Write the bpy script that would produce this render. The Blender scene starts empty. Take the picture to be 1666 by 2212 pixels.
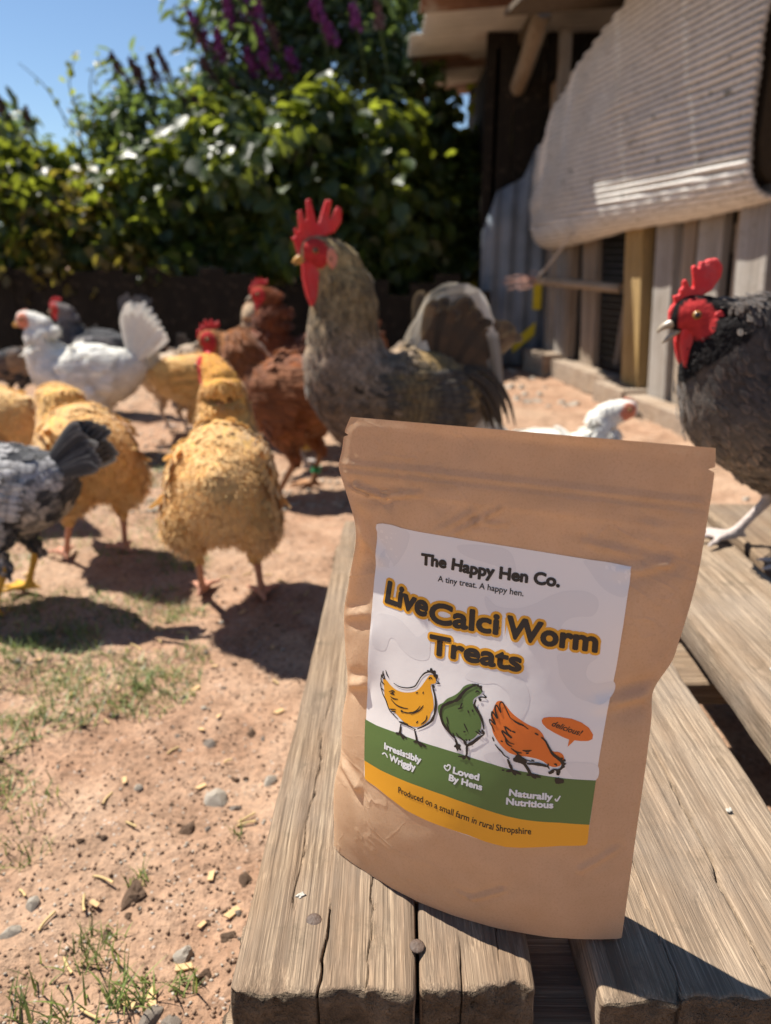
import bpy, bmesh, math, random
import numpy as np
from mathutils import Vector, Matrix
from mathutils.bvhtree import BVHTree
random.seed(7); rng = np.random.default_rng(11)
S = bpy.context.scene
COL = S.collection
R = math.radians

# ------------------------------------------------------------------ camera, sky, sun, exposure
cam = bpy.data.cameras.new('camera'); camo = bpy.data.objects.new('camera', cam); COL.objects.link(camo)
cam.sensor_fit = 'HORIZONTAL'; cam.sensor_width = 36.0; cam.lens = 36.0*1593/1666
cam.clip_start = .01; cam.clip_end = 400
camo.location = (0, 0, .50); camo.rotation_euler = (R(90-18.9), 0, 0)
cam.dof.use_dof = True; cam.dof.focus_distance = .398; cam.dof.aperture_fstop = 9.5
S.camera = camo
SUN_H = Vector((-.835, .55, 0)).normalized(); SUN_EL = R(58)
SUNV = Vector((SUN_H.x*math.cos(SUN_EL), SUN_H.y*math.cos(SUN_EL), math.sin(SUN_EL)))
world = bpy.data.worlds.new('World'); S.world = world; world.use_nodes = True
nt = world.node_tree
sky = nt.nodes.new('ShaderNodeTexSky'); sky.sky_type = 'NISHITA'; sky.sun_disc = False
sky.sun_elevation = SUN_EL; sky.sun_rotation = math.atan2(SUN_H.x, SUN_H.y)
sky.altitude = 100; sky.air_density = 1.0; sky.dust_density = .05; sky.ozone_density = 4.0
nt.links.new(sky.outputs[0], nt.nodes['Background'].inputs[0]); nt.nodes['Background'].inputs[1].default_value = .062
sun = bpy.data.lights.new('sun', 'SUN'); sun.energy = 5.0; sun.angle = R(.53); sun.color = (1, .95, .86)
suno = bpy.data.objects.new('sun', sun); COL.objects.link(suno)
suno.rotation_euler = SUNV.to_track_quat('Z', 'Y').to_euler(); suno.location = (-3, 3, 6)
S.view_settings.view_transform = 'Standard'; S.view_settings.look = 'None'
S.view_settings.exposure = .98; S.view_settings.gamma = 1; S.view_settings.use_curve_mapping = False
S.cycles.use_denoising = True; S.cycles.max_bounces = 8
S.cycles.transparent_max_bounces = 8

# ------------------------------------------------------------------ helpers
def vhash(ix, iy, iz, seed):
    h = (ix*374761393 + iy*668265263 + iz*2147483647 + seed*974711) & 0xffffffff
    h = ((h ^ (h >> 13))*1274126177) & 0xffffffff
    return ((h ^ (h >> 16)) & 0xffff)/65535.0
def noise(x, y, z=0., seed=0):
    x = np.asarray(x, float); y = np.asarray(y, float) + 0*x; z = np.asarray(z, float) + 0*x
    fx, fy, fz = np.floor(x), np.floor(y), np.floor(z)
    ix, iy, iz = fx.astype(np.int64), fy.astype(np.int64), fz.astype(np.int64)
    tx, ty, tz = x-fx, y-fy, z-fz
    tx, ty, tz = [t*t*(3-2*t) for t in (tx, ty, tz)]
    r = 0
    for a in (0, 1):
        for b in (0, 1):
            for c in (0, 1):
                w = (tx if a else 1-tx)*(ty if b else 1-ty)*(tz if c else 1-tz)
                r = r + w*vhash(ix+a, iy+b, iz+c, seed)
    return r*2-1
def fbm(x, y, z=0., seed=0, n=4):
    r = 0; a = 1.
    for k in range(n):
        r = r + a*noise(np.asarray(x)*2**k, np.asarray(y)*2**k, np.asarray(z)*2**k, seed+k*17); a *= .5
    return r
def tag(o, label=None, cat=None, group=None, kind=None):
    if label: o['label'] = label
    if cat: o['category'] = cat
    if group: o['group'] = group
    if kind: o['kind'] = kind
    return o
def empty(name, loc=(0, 0, 0), rz=0.):
    o = bpy.data.objects.new(name, None); COL.objects.link(o); o.location = loc; o.rotation_euler = (0, 0, rz)
    o.empty_display_size = .05
    return o
def link(name, me, mats=None, parent=None):
    o = bpy.data.objects.new(name, me); COL.objects.link(o)
    if mats is not None and len(me.materials) == 0:
        for m in (mats if isinstance(mats, (list, tuple)) else [mats]): me.materials.append(m)
    if parent is not None: o.parent = parent
    return o
def np_mesh(name, V, F, smooth=True, attrs=None, uv=None, midx=None):
    """V Nx3, F MxK array (or list of lists)"""
    me = bpy.data.meshes.new(name)
    V = np.asarray(V, np.float32)
    if isinstance(F, np.ndarray):
        M, K = F.shape
        me.vertices.add(len(V)); me.vertices.foreach_set('co', V.ravel())
        me.loops.add(M*K); me.loops.foreach_set('vertex_index', F.astype(np.int32).ravel())
        me.polygons.add(M); me.polygons.foreach_set('loop_start', np.arange(0, M*K, K, dtype=np.int32))
        me.polygons.foreach_set('loop_total', np.full(M, K, np.int32))
    else:
        me.from_pydata(V.tolist(), [], F)
    if midx is not None: me.polygons.foreach_set('material_index', np.asarray(midx, np.int32))
    me.update(calc_edges=True); me.validate()
    if smooth: me.polygons.foreach_set('use_smooth', np.ones(len(me.polygons), bool))
    for k, c in (attrs or {}).items():
        c = np.asarray(c, np.float32)
        if c.ndim == 2:
            if c.shape[1] == 3: c = np.concatenate([c, np.ones((len(c), 1), np.float32)], 1)
            a = me.color_attributes.new(k, 'FLOAT_COLOR', 'POINT'); a.data.foreach_set('color', c.ravel())
        else:
            a = me.attributes.new(k, 'FLOAT', 'POINT'); a.data.foreach_set('value', c.ravel())
    if uv is not None:
        l = me.uv_layers.new(name='UVMap'); idx = np.empty(len(me.loops), np.int32); me.loops.foreach_get('vertex_index', idx)
        l.data.foreach_set('uv', np.asarray(uv, np.float32)[idx].ravel())
    return me
def grid_faces(nu, nv, off=0, wrap=False):
    a = np.arange(nu*nv).reshape(nu, nv)+off
    if wrap: a = np.concatenate([a, a[:, :1]], 1)
    return np.stack([a[:-1, :-1].ravel(), a[1:, :-1].ravel(), a[1:, 1:].ravel(), a[:-1, 1:].ravel()], 1)
def bm_mesh(name, bm, smooth=True):
    bmesh.ops.recalc_face_normals(bm, faces=bm.faces[:])
    me = bpy.data.meshes.new(name); bm.to_mesh(me); bm.free()
    if smooth: me.polygons.foreach_set('use_smooth', np.ones(len(me.polygons), bool))
    return me
def modified(me, fn):
    """mesh after modifiers added by fn(object)"""
    o = bpy.data.objects.new('tmp', me); COL.objects.link(o); fn(o)
    dg = bpy.context.evaluated_depsgraph_get(); r = bpy.data.meshes.new_from_object(o.evaluated_get(dg))
    bpy.data.objects.remove(o); return r
def hermite(pts, n):
    """Catmull-Rom through rows of pts -> n rows"""
    P = np.asarray(pts, float); m = len(P); Q = np.vstack([2*P[0]-P[1], P, 2*P[-1]-P[-2]])
    out = []
    for t in np.linspace(0, m-1-1e-6, n):
        i = int(t); f = t-i; a, b, c, d = Q[i:i+4]
        out.append(.5*((2*b)+(-a+c)*f+(2*a-5*b+4*c-d)*f*f+(-a+3*b-3*c+d)*f**3))
    return np.array(out)
def tube(pts, rad, seg=8, n=None, cap=True):
    """V,F of a tube along pts with radii"""
    P = np.asarray(pts, float); r = np.asarray(rad, float)*np.ones(len(P))
    if n: Q = hermite(np.column_stack([P, r]), n); P = Q[:, :3]; r = np.maximum(Q[:, 3], 1e-4)
    T = np.gradient(P, axis=0); T /= np.linalg.norm(T, axis=1)[:, None]+1e-12
    ref = np.array([0, 0, 1.]) if abs(T[0, 2]) < .9 else np.array([1., 0, 0])
    A = np.cross(T, ref); A /= np.linalg.norm(A, axis=1)[:, None]+1e-9; B = np.cross(T, A)
    th = np.linspace(0, 2*np.pi, seg, endpoint=False)
    V = P[:, None]+r[:, None, None]*(np.cos(th)[None, :, None]*A[:, None]+np.sin(th)[None, :, None]*B[:, None])
    F = grid_faces(len(P), seg, wrap=True)[:, ::-1].tolist()
    if cap: F += [list(range(seg))[::1], [(len(P)-1)*seg+k for k in range(seg)][::-1]]
    return V.reshape(-1, 3), F
def tube_mesh(name, pts, rad, seg=8, n=None):
    V, F = tube(pts, rad, seg, n); return np_mesh(name, V, F)
def box_bm(sx, sy, sz, bev=.004, cuts=0):
    bm = bmesh.new(); bmesh.ops.create_cube(bm, size=1)
    bmesh.ops.scale(bm, vec=(sx, sy, sz), verts=bm.verts[:])
    if cuts: bmesh.ops.subdivide_edges(bm, edges=bm.edges[:], cuts=cuts, use_grid_fill=True)
    if bev: bmesh.ops.bevel(bm, geom=bm.edges[:] if not cuts else [e for e in bm.edges if len(e.link_faces) == 2 and e.calc_face_angle(0) > .5], offset=bev, segments=2, affect='EDGES', profile=.6)
    return bm
class NT:
    """tiny node helper"""
    def __init__(self, name, rough=.6, spec=.4):
        self.m = bpy.data.materials.new(name); self.m.use_nodes = True; self.t = self.m.node_tree
        self.b = self.t.nodes['Principled BSDF']; self.b.inputs['Roughness'].default_value = rough
        self.b.inputs['Specular IOR Level'].default_value = spec
    def n(self, typ, **kw):
        nd = self.t.nodes.new('ShaderNode'+typ)
        for k, v in kw.items():
            if k in nd.inputs: self.set(nd.inputs[k], v)
            else: setattr(nd, k, v)
        return nd
    def set(self, sock, v):
        if isinstance(v, bpy.types.NodeSocket): self.t.links.new(v, sock)
        elif isinstance(v, tuple) and len(v) == 3 and sock.type == 'RGBA': sock.default_value = (*v, 1)
        else: sock.default_value = v
    def coord(self, kind='Object', scale=(1, 1, 1), rot=(0, 0, 0)):
        c = self.n('TexCoord'); mp = self.n('Mapping'); self.t.links.new(c.outputs[kind], mp.inputs[0])
        mp.inputs['Scale'].default_value = scale; mp.inputs['Rotation'].default_value = rot; return mp.outputs[0]
    def noise(self, vec, scale, detail=4, rough=.55, dist=0.):
        n = self.n('TexNoise', Scale=scale, Detail=detail, Roughness=rough, Distortion=dist)
        if vec is not None: self.t.links.new(vec, n.inputs['Vector'])
        return n.outputs['Fac']
    def ramp(self, fac, stops, interp='LINEAR'):
        r = self.n('ValToRGB'); r.color_ramp.interpolation = interp; e = r.color_ramp.elements
        while len(e) < len(stops): e.new(.5)
        for el, (p, c) in zip(e, stops):
            el.position = p; el.color = (*c, 1) if isinstance(c, tuple) else (c, c, c, 1)
        self.t.links.new(fac, r.inputs[0]); return r.outputs[0]
    def mix(self, fac, a, b, mode='MIX'):
        m = self.n('Mix', data_type='RGBA', blend_type=mode)
        self.set(m.inputs[0], fac); self.set(m.inputs[6], a); self.set(m.inputs[7], b); return m.outputs[2]
    def math(self, op, a, b=0.):
        m = self.n('Math', operation=op); self.set(m.inputs[0], a); self.set(m.inputs[1], b); return m.outputs[0]
    def bump(self, h, strength=.5, dist=.002, prev=None):
        b = self.n('Bump', Strength=strength, Distance=dist); self.t.links.new(h, b.inputs['Height'])
        if prev is not None: self.t.links.new(prev, b.inputs['Normal'])
        return b.outputs[0]
    def out(self, color=None, normal=None, rough=None):
        if color is not None: self.set(self.b.inputs['Base Color'], color)
        if normal is not None: self.t.links.new(normal, self.b.inputs['Normal'])
        if rough is not None: self.set(self.b.inputs['Roughness'], rough)
        return self.m
def plain(name, col, rough=.6, var=.25, scale=30, bump=.15, spec=.3):
    k = NT(name, rough, spec); v = k.coord(); f = k.noise(v, scale)
    c = k.mix(f, tuple(x*(1-var) for x in col), tuple(min(1, x*(1+var)) for x in col))
    return k.out(c, k.bump(f, bump, .002))

# ------------------------------------------------------------------ materials
def m_ground():
    k = NT('dirt', .95, .1); v = k.coord('Object')
    big = k.noise(v, 2.2, 5, .6); mid = k.noise(v, 14, 6, .65); fine = k.noise(v, 140, 5, .7)
    c = k.ramp(mid, [(.28, (.195, .11, .068)), (.48, (.335, .203, .131)), (.72, (.44, .29, .198))])
    pale = k.ramp(big, [(.42, 0.), (.62, 1.)])
    c = k.mix(k.math('MULTIPLY', pale, .45), c, (.41, .30, .21))
    gr = k.ramp(fine, [(.32, (.55, .55, .55)), (.5, (1, 1, 1)), (.72, (1.25, 1.2, 1.15))])
    c = k.mix(1., c, gr, 'MULTIPLY')
    vo = k.n('TexVoronoi', Scale=190., feature='F1'); k.t.links.new(v, vo.inputs['Vector'])
    speck = k.ramp(vo.outputs['Distance'], [(.0, 1.), (.22, 1.), (.3, 0.)])
    pick = k.ramp(k.noise(v, 60, 2), [(.58, 0.), (.62, 1.)])
    c = k.mix(k.math('MULTIPLY', k.math('MULTIPLY', speck, pick), .6), c, (.5, .45, .4))
    n1 = k.bump(mid, .85, .014); n2 = k.bump(fine, .9, .0045, n1)
    return k.out(c, n2)
def m_wood(name, base=(.27, .18, .112), dark=(.095, .06, .037), pale=(.40, .295, .195), axis='Y', scale=1., grey=.22, bump=.6, rough=.85):
    k = NT(name, rough, .2)
    st = {'X': (1.2, 30, 30), 'Y': (30, 1.2, 30), 'Z': (30, 30, 1.2)}[axis]
    v = k.coord('Object', tuple(s*scale for s in st)); vu = k.coord('Object')
    st2 = tuple(s*scale*(3.2 if s > 5 else .8) for s in st)
    g1 = k.noise(v, 1.3, 5, .6, .6); g2 = k.noise(k.coord('Object', st2), 2.2, 4, .7)
    blot = k.noise(vu, 9, 4, .6); fine = k.noise(k.coord('Object', tuple(s*scale*(9 if s > 5 else 3) for s in st)), 2., 3, .7)
    c = k.ramp(g1, [(.28, dark), (.45, base), (.62, pale), (.8, base)])
    c = k.mix(k.ramp(g2, [(.4, 0.), (.75, .55)]), c, dark)
    c = k.mix(k.ramp(fine, [(.38, .8), (.56, 0.)]), c, tuple(x*.42 for x in base))
    ff = k.noise(k.coord('Object', tuple(s*scale*(22 if s > 5 else 6) for s in st)), 2., 3, .7); c = k.mix(k.ramp(ff, [(.42, .55), (.56, 0.)]), c, tuple(x*.5 for x in base)); c = k.mix(k.ramp(ff, [(.58, 0.), (.7, .5)]), c, tuple(min(1, x*1.25) for x in pale))
    gcol = sum(base)/3*1.15
    c = k.mix(k.ramp(blot, [(.4, 0.), (.7, grey)]), c, (gcol*1.02, gcol*.95, gcol*.86))
    dirt = k.ramp(k.noise(vu, 34, 6, .75), [(.57, 0.), (.70, .65)])
    c = k.mix(dirt, c, (.12, .09, .06))
    n1 = k.bump(g2, bump, .003); n2 = k.bump(ff, bump, .0008, k.bump(fine, bump, .0014, n1))
    return k.out(c, n2)
def m_endgrain():
    k = NT('end_grain', .95, .1); v = k.coord('Object'); a = k.noise(v, 60, 6, .7); b = k.noise(v, 240, 4, .7)
    c = k.ramp(a, [(.3, (.075, .055, .038)), (.55, (.17, .125, .085)), (.75, (.26, .2, .14))])
    return k.out(c, k.bump(b, .9, .003, k.bump(a, .9, .006)))
def m_kraft():
    k = NT('kraft_paper', .62, .35); v = k.coord('Object')
    fib = k.noise(v, 900, 3, .7); mid = k.noise(v, 70, 4, .6); big = k.noise(v, 12, 3)
    fl = k.noise(k.coord('Object', (260, 260, 60), (.4, .3, .8)), 2.2, 3, .7)
    c = k.ramp(mid, [(.3, (.60, .435, .285)), (.7, (.68, .50, .34))])
    c = k.mix(k.ramp(fib, [(.33, .35), (.5, 0.)]), c, (.36, .22, .12))
    c = k.mix(k.ramp(fl, [(.66, 0.), (.75, .4)]), c, (.58, .42, .28))
    cr1 = k.ramp(k.noise(v, 17, 3, .55, .6), [(.47, 0.), (.5, 1.), (.53, 0.)]); cr2 = k.ramp(k.noise(v, 41, 2, .5, .4), [(.48, 0.), (.5, 1.), (.52, 0.)])
    msk = k.ramp(k.noise(v, 9, 2), [(.5, 0.), (.62, 1.)]); n0 = k.bump(k.math('MULTIPLY', cr1, msk), .28, .0012); n00 = k.bump(k.math('MULTIPLY', cr2, msk), .16, .0006, n0); n1 = k.bump(big, .3, .004, n00); n2 = k.bump(mid, .22, .0012, n1); n3 = k.bump(fib, .12, .0003, n2)
    k.out(c, n3)
    tr = k.n('BsdfTranslucent'); k.set(tr.inputs[0], (.88, .60, .36))
    ms = k.n('MixShader'); ms.inputs[0].default_value = .42
    k.t.links.new(k.b.outputs[0], ms.inputs[1]); k.t.links.new(tr.outputs[0], ms.inputs[2])
    k.t.links.new(ms.outputs[0], k.t.nodes['Material Output'].inputs[0])
    return k.m
def m_print(name, col, rough=.36):
    k = NT(name, rough, .45); v = k.coord('Object'); f = k.noise(v, 60, 3)
    return k.out(col, k.bump(f, .12, .0012))
def m_feather(name, edge=(.5, .5, .5), edge_amt=0., bars=0., bar_col=(.05, .04, .03), rough=.75, sheen=.15, shaft=.2):
    k = NT(name, rough, .25)
    a = k.n('VertexColor', layer_name='Col'); uv = k.n('UVMap').outputs[0]
    sx = k.n('SeparateXYZ'); k.t.links.new(uv, sx.inputs[0])
    c = a.outputs[0]
    ax = k.math('ABSOLUTE', k.math('SUBTRACT', sx.outputs[0], .5))         # 0 shaft, .5 edge
    e = k.math('ADD', k.math('MULTIPLY', ax, 1.6), k.math('MULTIPLY', k.math('POWER', sx.outputs[1], 6.), .6))
    if edge is None: edge = k.mix(1., c, (2.8, 2.4, 2.1), 'MULTIPLY')
    if edge_amt: c = k.mix(k.math('MULTIPLY', k.ramp(e, [(.45, 0.), (.8, 1.)]), edge_amt), c, edge)
    if bars:
        w = k.math('SINE', k.math('MULTIPLY', sx.outputs[1], 16.)); c = k.mix(k.math('MULTIPLY', k.ramp(w, [(.35, 0.), (.65, 1.)]), bars), c, bar_col)
    if shaft: c = k.mix(k.math('MULTIPLY', k.ramp(ax, [(.0, 1.), (.07, 0.)]), shaft), c, k.mix(1., c, (.55, .5, .45), 'MULTIPLY'))
    barb = k.math('SINE', k.math('ADD', k.math('MULTIPLY', sx.outputs[1], 160.), k.math('MULTIPLY', ax, -130.)))
    n = k.bump(barb, .25, .0006)
    k.b.inputs['Sheen Weight'].default_value = sheen
    k.out(c, n)
    tr = k.n('BsdfTranslucent'); k.t.links.new(c, tr.inputs[0])
    ms = k.n('MixShader'); ms.inputs[0].default_value = .22
    k.t.links.new(k.b.outputs[0], ms.inputs[1]); k.t.links.new(tr.outputs[0], ms.inputs[2])
    k.t.links.new(ms.outputs[0], k.t.nodes['Material Output'].inputs[0])
    return k.m
def m_skin(name, col, sss=.004, rough=.55, scale=420):
    k = NT(name, rough, .4); v = k.coord('Object'); f = k.noise(v, scale, 4, .6); g = k.noise(v, 45, 3)
    c = k.mix(f, tuple(x*.75 for x in col), tuple(min(1, x*1.2) for x in col))
    c = k.mix(k.ramp(g, [(.42, 0.), (.7, .5)]), c, tuple(min(1, x*.55+.09) for x in col))
    k.b.inputs['Subsurface Weight'].default_value = .25; k.b.inputs['Subsurface Scale'].default_value = sss
    k.b.inputs['Subsurface Radius'].default_value = (1, .25, .15)
    return k.out(c, k.bump(f, .7, .0022))
def m_body():
    k = NT('down', .9, .1); a = k.n('VertexColor', layer_name='Col'); v = k.coord('Object')
    f = k.noise(v, 150, 4, .6); c = k.mix(1., a.outputs[0], k.ramp(f, [(.3, (.7, .7, .7)), (.7, (1.12, 1.12, 1.12))]), 'MULTIPLY')
    return k.out(c, k.bump(f, .5, .004))
def m_leaf(name, top, trans, gloss=.35, tmix=.45):
    k = NT(name, gloss, .5); a = k.n('Attribute', attribute_name='var')
    c = k.ramp(a.outputs['Fac'], [(0., tuple(x*.55 for x in top)), (.6, top), (1., tuple(min(1, x*1.7+.01) for x in top))])
    v = k.coord('Object'); f = k.noise(v, 90, 3)
    k.out(k.mix(f, k.mix(1., c, (.8, .8, .8), 'MULTIPLY'), c), k.bump(f, .3, .003))
    tr = k.n('BsdfTranslucent')
    tc = k.ramp(a.outputs['Fac'], [(0., tuple(x*.35 for x in trans)), (.55, tuple(x*.7 for x in trans)), (1., trans)])
    k.t.links.new(tc, tr.inputs[0])
    ms = k.n('MixShader'); ms.inputs[0].default_value = tmix
    k.t.links.new(k.b.outputs[0], ms.inputs[1]); k.t.links.new(tr.outputs[0], ms.inputs[2])
    k.t.links.new(ms.outputs[0], k.t.nodes['Material Output'].inputs[0])
    return k.m
M = dict(
    ground=m_ground(), endgrain=m_endgrain(), kraft=m_kraft(), body=m_body(),
    deck=m_wood('weathered_plank', axis='Y'),
    deck2=m_wood('weathered_plank_pale', base=(.31, .218, .142), pale=(.45, .34, .235), axis='Y', grey=.25),
    bearer=m_wood('bearer_wood', base=(.22, .16, .11), dark=(.08, .055, .04), pale=(.3, .23, .16), axis='X'),
    post=m_wood('post_wood', base=(.36, .27, .19), dark=(.14, .1, .07), pale=(.5, .4, .3), axis='Z', scale=.6),
    post_y=m_wood('yellow_post_wood', base=(.44, .29, .11), dark=(.22, .13, .05), pale=(.56, .38, .17), axis='Z', scale=.6, grey=.1),
    post_g=m_wood('grey_post_wood', base=(.36, .31, .26), dark=(.14, .12, .1), pale=(.5, .45, .4), axis='Z', scale=.6, grey=.5),
    sill=m_wood('sill_wood', base=(.40, .29, .2), dark=(.2, .14, .1), pale=(.5, .4, .3), axis='Y', scale=.5, grey=.2),
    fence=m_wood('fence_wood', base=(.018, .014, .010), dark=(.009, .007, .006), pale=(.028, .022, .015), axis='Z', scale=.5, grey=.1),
    rail=m_wood('rail_wood', base=(.16, .12, .08), dark=(.06, .05, .035), pale=(.22, .17, .12), axis='X', scale=.5),
    dark=plain('dark_interior', (.018, .015, .012), .95, .3), hollow_shade=plain('hollow_shade_brown', (.05, .036, .022), 1., .5, 120, .8),  # brown of the mat fill imitates shade in the hollow
    dropping=plain('dried_dropping', (.42, .385, .33), .95, .45, 500, .9), nail=plain('rusty_nail', (.09, .06, .045), .6, .5, 400, .4), pole=m_wood('pole_wood', base=(.36, .27, .18), dark=(.2, .14, .09), pale=(.46, .36, .25), axis='Y', scale=.6, grey=.2),
    white=m_print('label_white_warm_lit', (.83, .775, .735)), grey=m_print('label_grey', (.765, .715, .685)), green=m_print('label_green', (.10, .17, .045)),  # label white carries a tint standing in for warm bounce light
    amber=m_print('label_amber', (.80, .36, .018)), ink=m_print('label_ink', (.018, .013, .011)), orange=m_print('label_orange', (.78, .175, .022)),
    pwhite=m_print('label_print_white', (.76, .75, .74)), shadowink=m_print('label_shadow_ink', (.055, .10, .03)),
    comb=m_skin('comb_skin', (.62, .02, .022)), face=m_skin('face_skin', (.50, .04, .04)), pinkface=m_skin('pink_skin', (.62, .22, .14)),
    beak_h=plain('horn_beak', (.30, .24, .17), .35, .3, 200, .1, .5), beak_y=plain('yellow_beak', (.55, .30, .07), .35, .25, 200, .1, .5),
    iris=plain('orange_iris', (.26, .13, .035), .15, .3, 800, .05, .6), pupil=plain('pupil', (.006, .005, .005), .08, .1, 100, 0, .6),
    ring=plain('green_ring', (.02, .25, .09), .35, .1), twine=plain('frayed_twine', (.5, .3, .24), .8, .4, 200, .5),
    rope=plain('pale_cord', (.5, .46, .42), .7, .3), wire=plain('galvanised_wire', (.22, .22, .21), .4, .3, 60, .1, .6),
    stone=plain('grey_stone', (.22, .18, .145), .85, .5, 45, .7), stone2=plain('pale_stone', (.36, .31, .25), .85, .4, 60, .6), clod=plain('soil_clod', (.20, .125, .08), 1., .5, 90, 1.),
    straw=plain('dry_straw', (.52, .37, .17), .8, .35, 120, .3), chip=plain('wood_chip', (.55, .36, .18), .85, .35, 150, .4),
    bark=plain('bark', (.12, .09, .06), .95, .5, 40, 1.), leafstem=plain('green_stem', (.10, .13, .04), .7, .4, 30, .2),
    leaf_ivy=m_leaf('broad_leaf', (.045, .08, .026), (.44, .50, .045), .38, .48), leaf_bud=m_leaf('narrow_leaf', (.055, .09, .04), (.3, .42, .08), .4, .42),
    leaf_dry=m_leaf('yellowing_leaf', (.12, .10, .03), (.55, .45, .06), .4, .5), flower=plain('purple_floret', (.17, .035, .16), .8, .5, 60, .6),
    flower_old=plain('spent_floret', (.10, .055, .06), .9, .5, 60, .6), grass=m_leaf('grass_blade', (.15, .20, .05), (.36, .42, .09), .5, .3),
)

# ------------------------------------------------------------------ ground
def axis_pts(lo, hi, fine_lo, fine_hi, step):
    a = np.arange(fine_lo, fine_hi, step).tolist(); x = fine_lo; d = step; L = []
    while x > lo: d *= 1.35; x -= d; L.append(max(x, lo))
    x = fine_hi; d = step; H = [fine_hi]
    while x < hi: d *= 1.35; x += d; H.append(min(x, hi))
    return np.array(L[::-1]+a+H)
def ground_h(x, y):
    near = np.exp(-((np.hypot(x, y-1.2))/3.0)**2)
    h = .010*fbm(x*3.2, y*3.2, 0, 3, 4)+.0048*fbm(x*26, y*26, 0, 9, 3)
    return h*(.25+.75*near) - .008
def build_ground():
    xs = axis_pts(-120, 120, -1.5, 1.1, .0105); ys = axis_pts(-60, 160, .15, 3.2, .0115)
    X, Y = np.meshgrid(xs, ys, indexing='ij')
    V = np.stack([X, Y, ground_h(X, Y)], -1).reshape(-1, 3)
    return tag(link('ground', np_mesh('ground', V, grid_faces(len(xs), len(ys))), M['ground']), kind='structure')
build_ground()
def gz(x, y): return float(ground_h(np.array([x]), np.array([y]))[0])

# ------------------------------------------------------------------ plank platform
DECK = .15
def spaced(lo, hi, n, r, extra=()):
    a = set(np.linspace(lo+r, hi-r, n).tolist())
    for f in (0, .15, .35, .6): a.add(lo+r*f); a.add(hi-r*f)
    for e in extra: a.add(e)
    a = sorted(a); out = [a[0]]
    for v in a[1:]:
        if v-out[-1] > 2e-4: out.append(v)
    return np.array(out)
def plank_mesh(name, x0, x1, y0, y1, z1, th, cracks=(), seed=0, rag=.0022, nx=26, ny=110, lean=0.):
    """weathered board along Y; cracks = (x, ya, yb, width, depth)"""
    r = .004; ex = []
    for c in cracks: ex += [c[0]+c[3]*k for k in (-3, -1.8, -1, -.5, 0, .5, 1, 1.8, 3)]
    xs = spaced(x0, x1, nx, r, [e for e in ex if x0+r < e < x1-r]); zs = spaced(z1-th, z1, 5, r)
    ys = np.unique(np.concatenate([spaced(y0, y0+.12, 30, r), np.linspace(y0+.12, y1, ny), [y1-r*.5, y1-r]]))
    h = np.array([(x1-x0)/2, (y1-y0)/2, th/2]); c0 = np.array([(x1+x0)/2, (y0+y1)/2, z1-th/2])
    V = []; F = []; MI = []; off = 0
    def add(A, B, mk, mi, flip):
        nonlocal off
        a, b = np.meshgrid(A, B, indexing='ij'); V.append(mk(a, b).reshape(-1, 3)); f = grid_faces(len(A), len(B), off)
        if flip: f = f[:, ::-1]
        F.append(f); MI.append(np.full(len(f), mi)); off += a.size
    st = lambda a, b, c: np.stack([a, b, c], -1)
    add(xs, ys, lambda a, b: st(a, b, 0*a+z1), 0, False); add(xs, ys, lambda a, b: st(a, b, 0*a+z1-th), 0, True)
    add(ys, zs, lambda a, b: st(0*a+x0, a, b), 0, True); add(ys, zs, lambda a, b: st(0*a+x1, a, b), 0, False)
    add(xs, zs, lambda a, b: st(a, 0*a+y0, b), 1, False); add(xs, zs, lambda a, b: st(a, 0*a+y1, b), 1, True)
    P = np.concatenate(V); q = P-c0
    k = np.clip(q, -(h-r), h-r); d = q-k; L = np.linalg.norm(d, axis=1)
    nrm = d/np.maximum(L, 1e-9)[:, None]
    P = np.where((L > 1e-7)[:, None], c0+k+nrm*r, P)
    x, y, z = P.T
    g = fbm(x*330, y*5+noise(x*40, y*6, 0, seed)*.6, z*330, seed, 3)      # grain ridges
    up = np.clip((z-(z1-.004))/.004, 0, 1)
    disp = .00055*g*up+.0010*fbm(x*22, y*22, z*22, seed+5, 3)
    endw = np.exp(-np.abs(y-y0)/.012)
    P[:, 2] += disp*np.where(z > z1-th/2, 1, -1)
    P[:, 1] += np.exp(-np.abs(y-y0)/.006)*rag*(fbm(x*90, z*110, 0, seed+8, 4)+.4*fbm(x*400, z*400, 0, seed+2, 2)) + np.exp(-np.abs(y-y1)/.01)*rag*fbm(x*60, z*60, 1, seed+9, 3)
    P[:, 2] -= np.exp(-np.abs(y-y0)/.007)*up*np.clip(fbm(x*70, 0, 0, seed+4, 3)+.1, 0, 1)*.0028   # worn end edge
    P[:, 0] += np.where(np.abs(x-c0[0]) > h[0]-.006, .0012*fbm(y*14, z*30, 0, seed+6, 3), 0)
    for (cx, ya, yb, w, dp) in cracks:
        xc = cx+.0016*noise(y*38, 0, 0, seed+31)+.0007*noise(y*160, 0, 0, seed+33)
        fade = np.clip((yb-y)/max(.02, .35*(yb-ya)), 0, 1)*np.clip((y-ya)/.01+1, 0, 1)
        gsn = np.exp(-((x-xc)/(w*.55))**2)*fade
        P[:, 2] -= dp*gsn*up
        P[:, 1] += .006*gsn*np.exp(-np.abs(y-y0)/.004)*(ya <= y0+.002)
    P[:, 0] += lean*(P[:, 1]-y0)
    me = np_mesh(name, P, np.concatenate(F), midx=np.concatenate(MI))
    bm = bmesh.new(); bm.from_mesh(me); bmesh.ops.remove_doubles(bm, verts=bm.verts[:], dist=2e-5); bm.to_mesh(me); bm.free()
    return me
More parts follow.
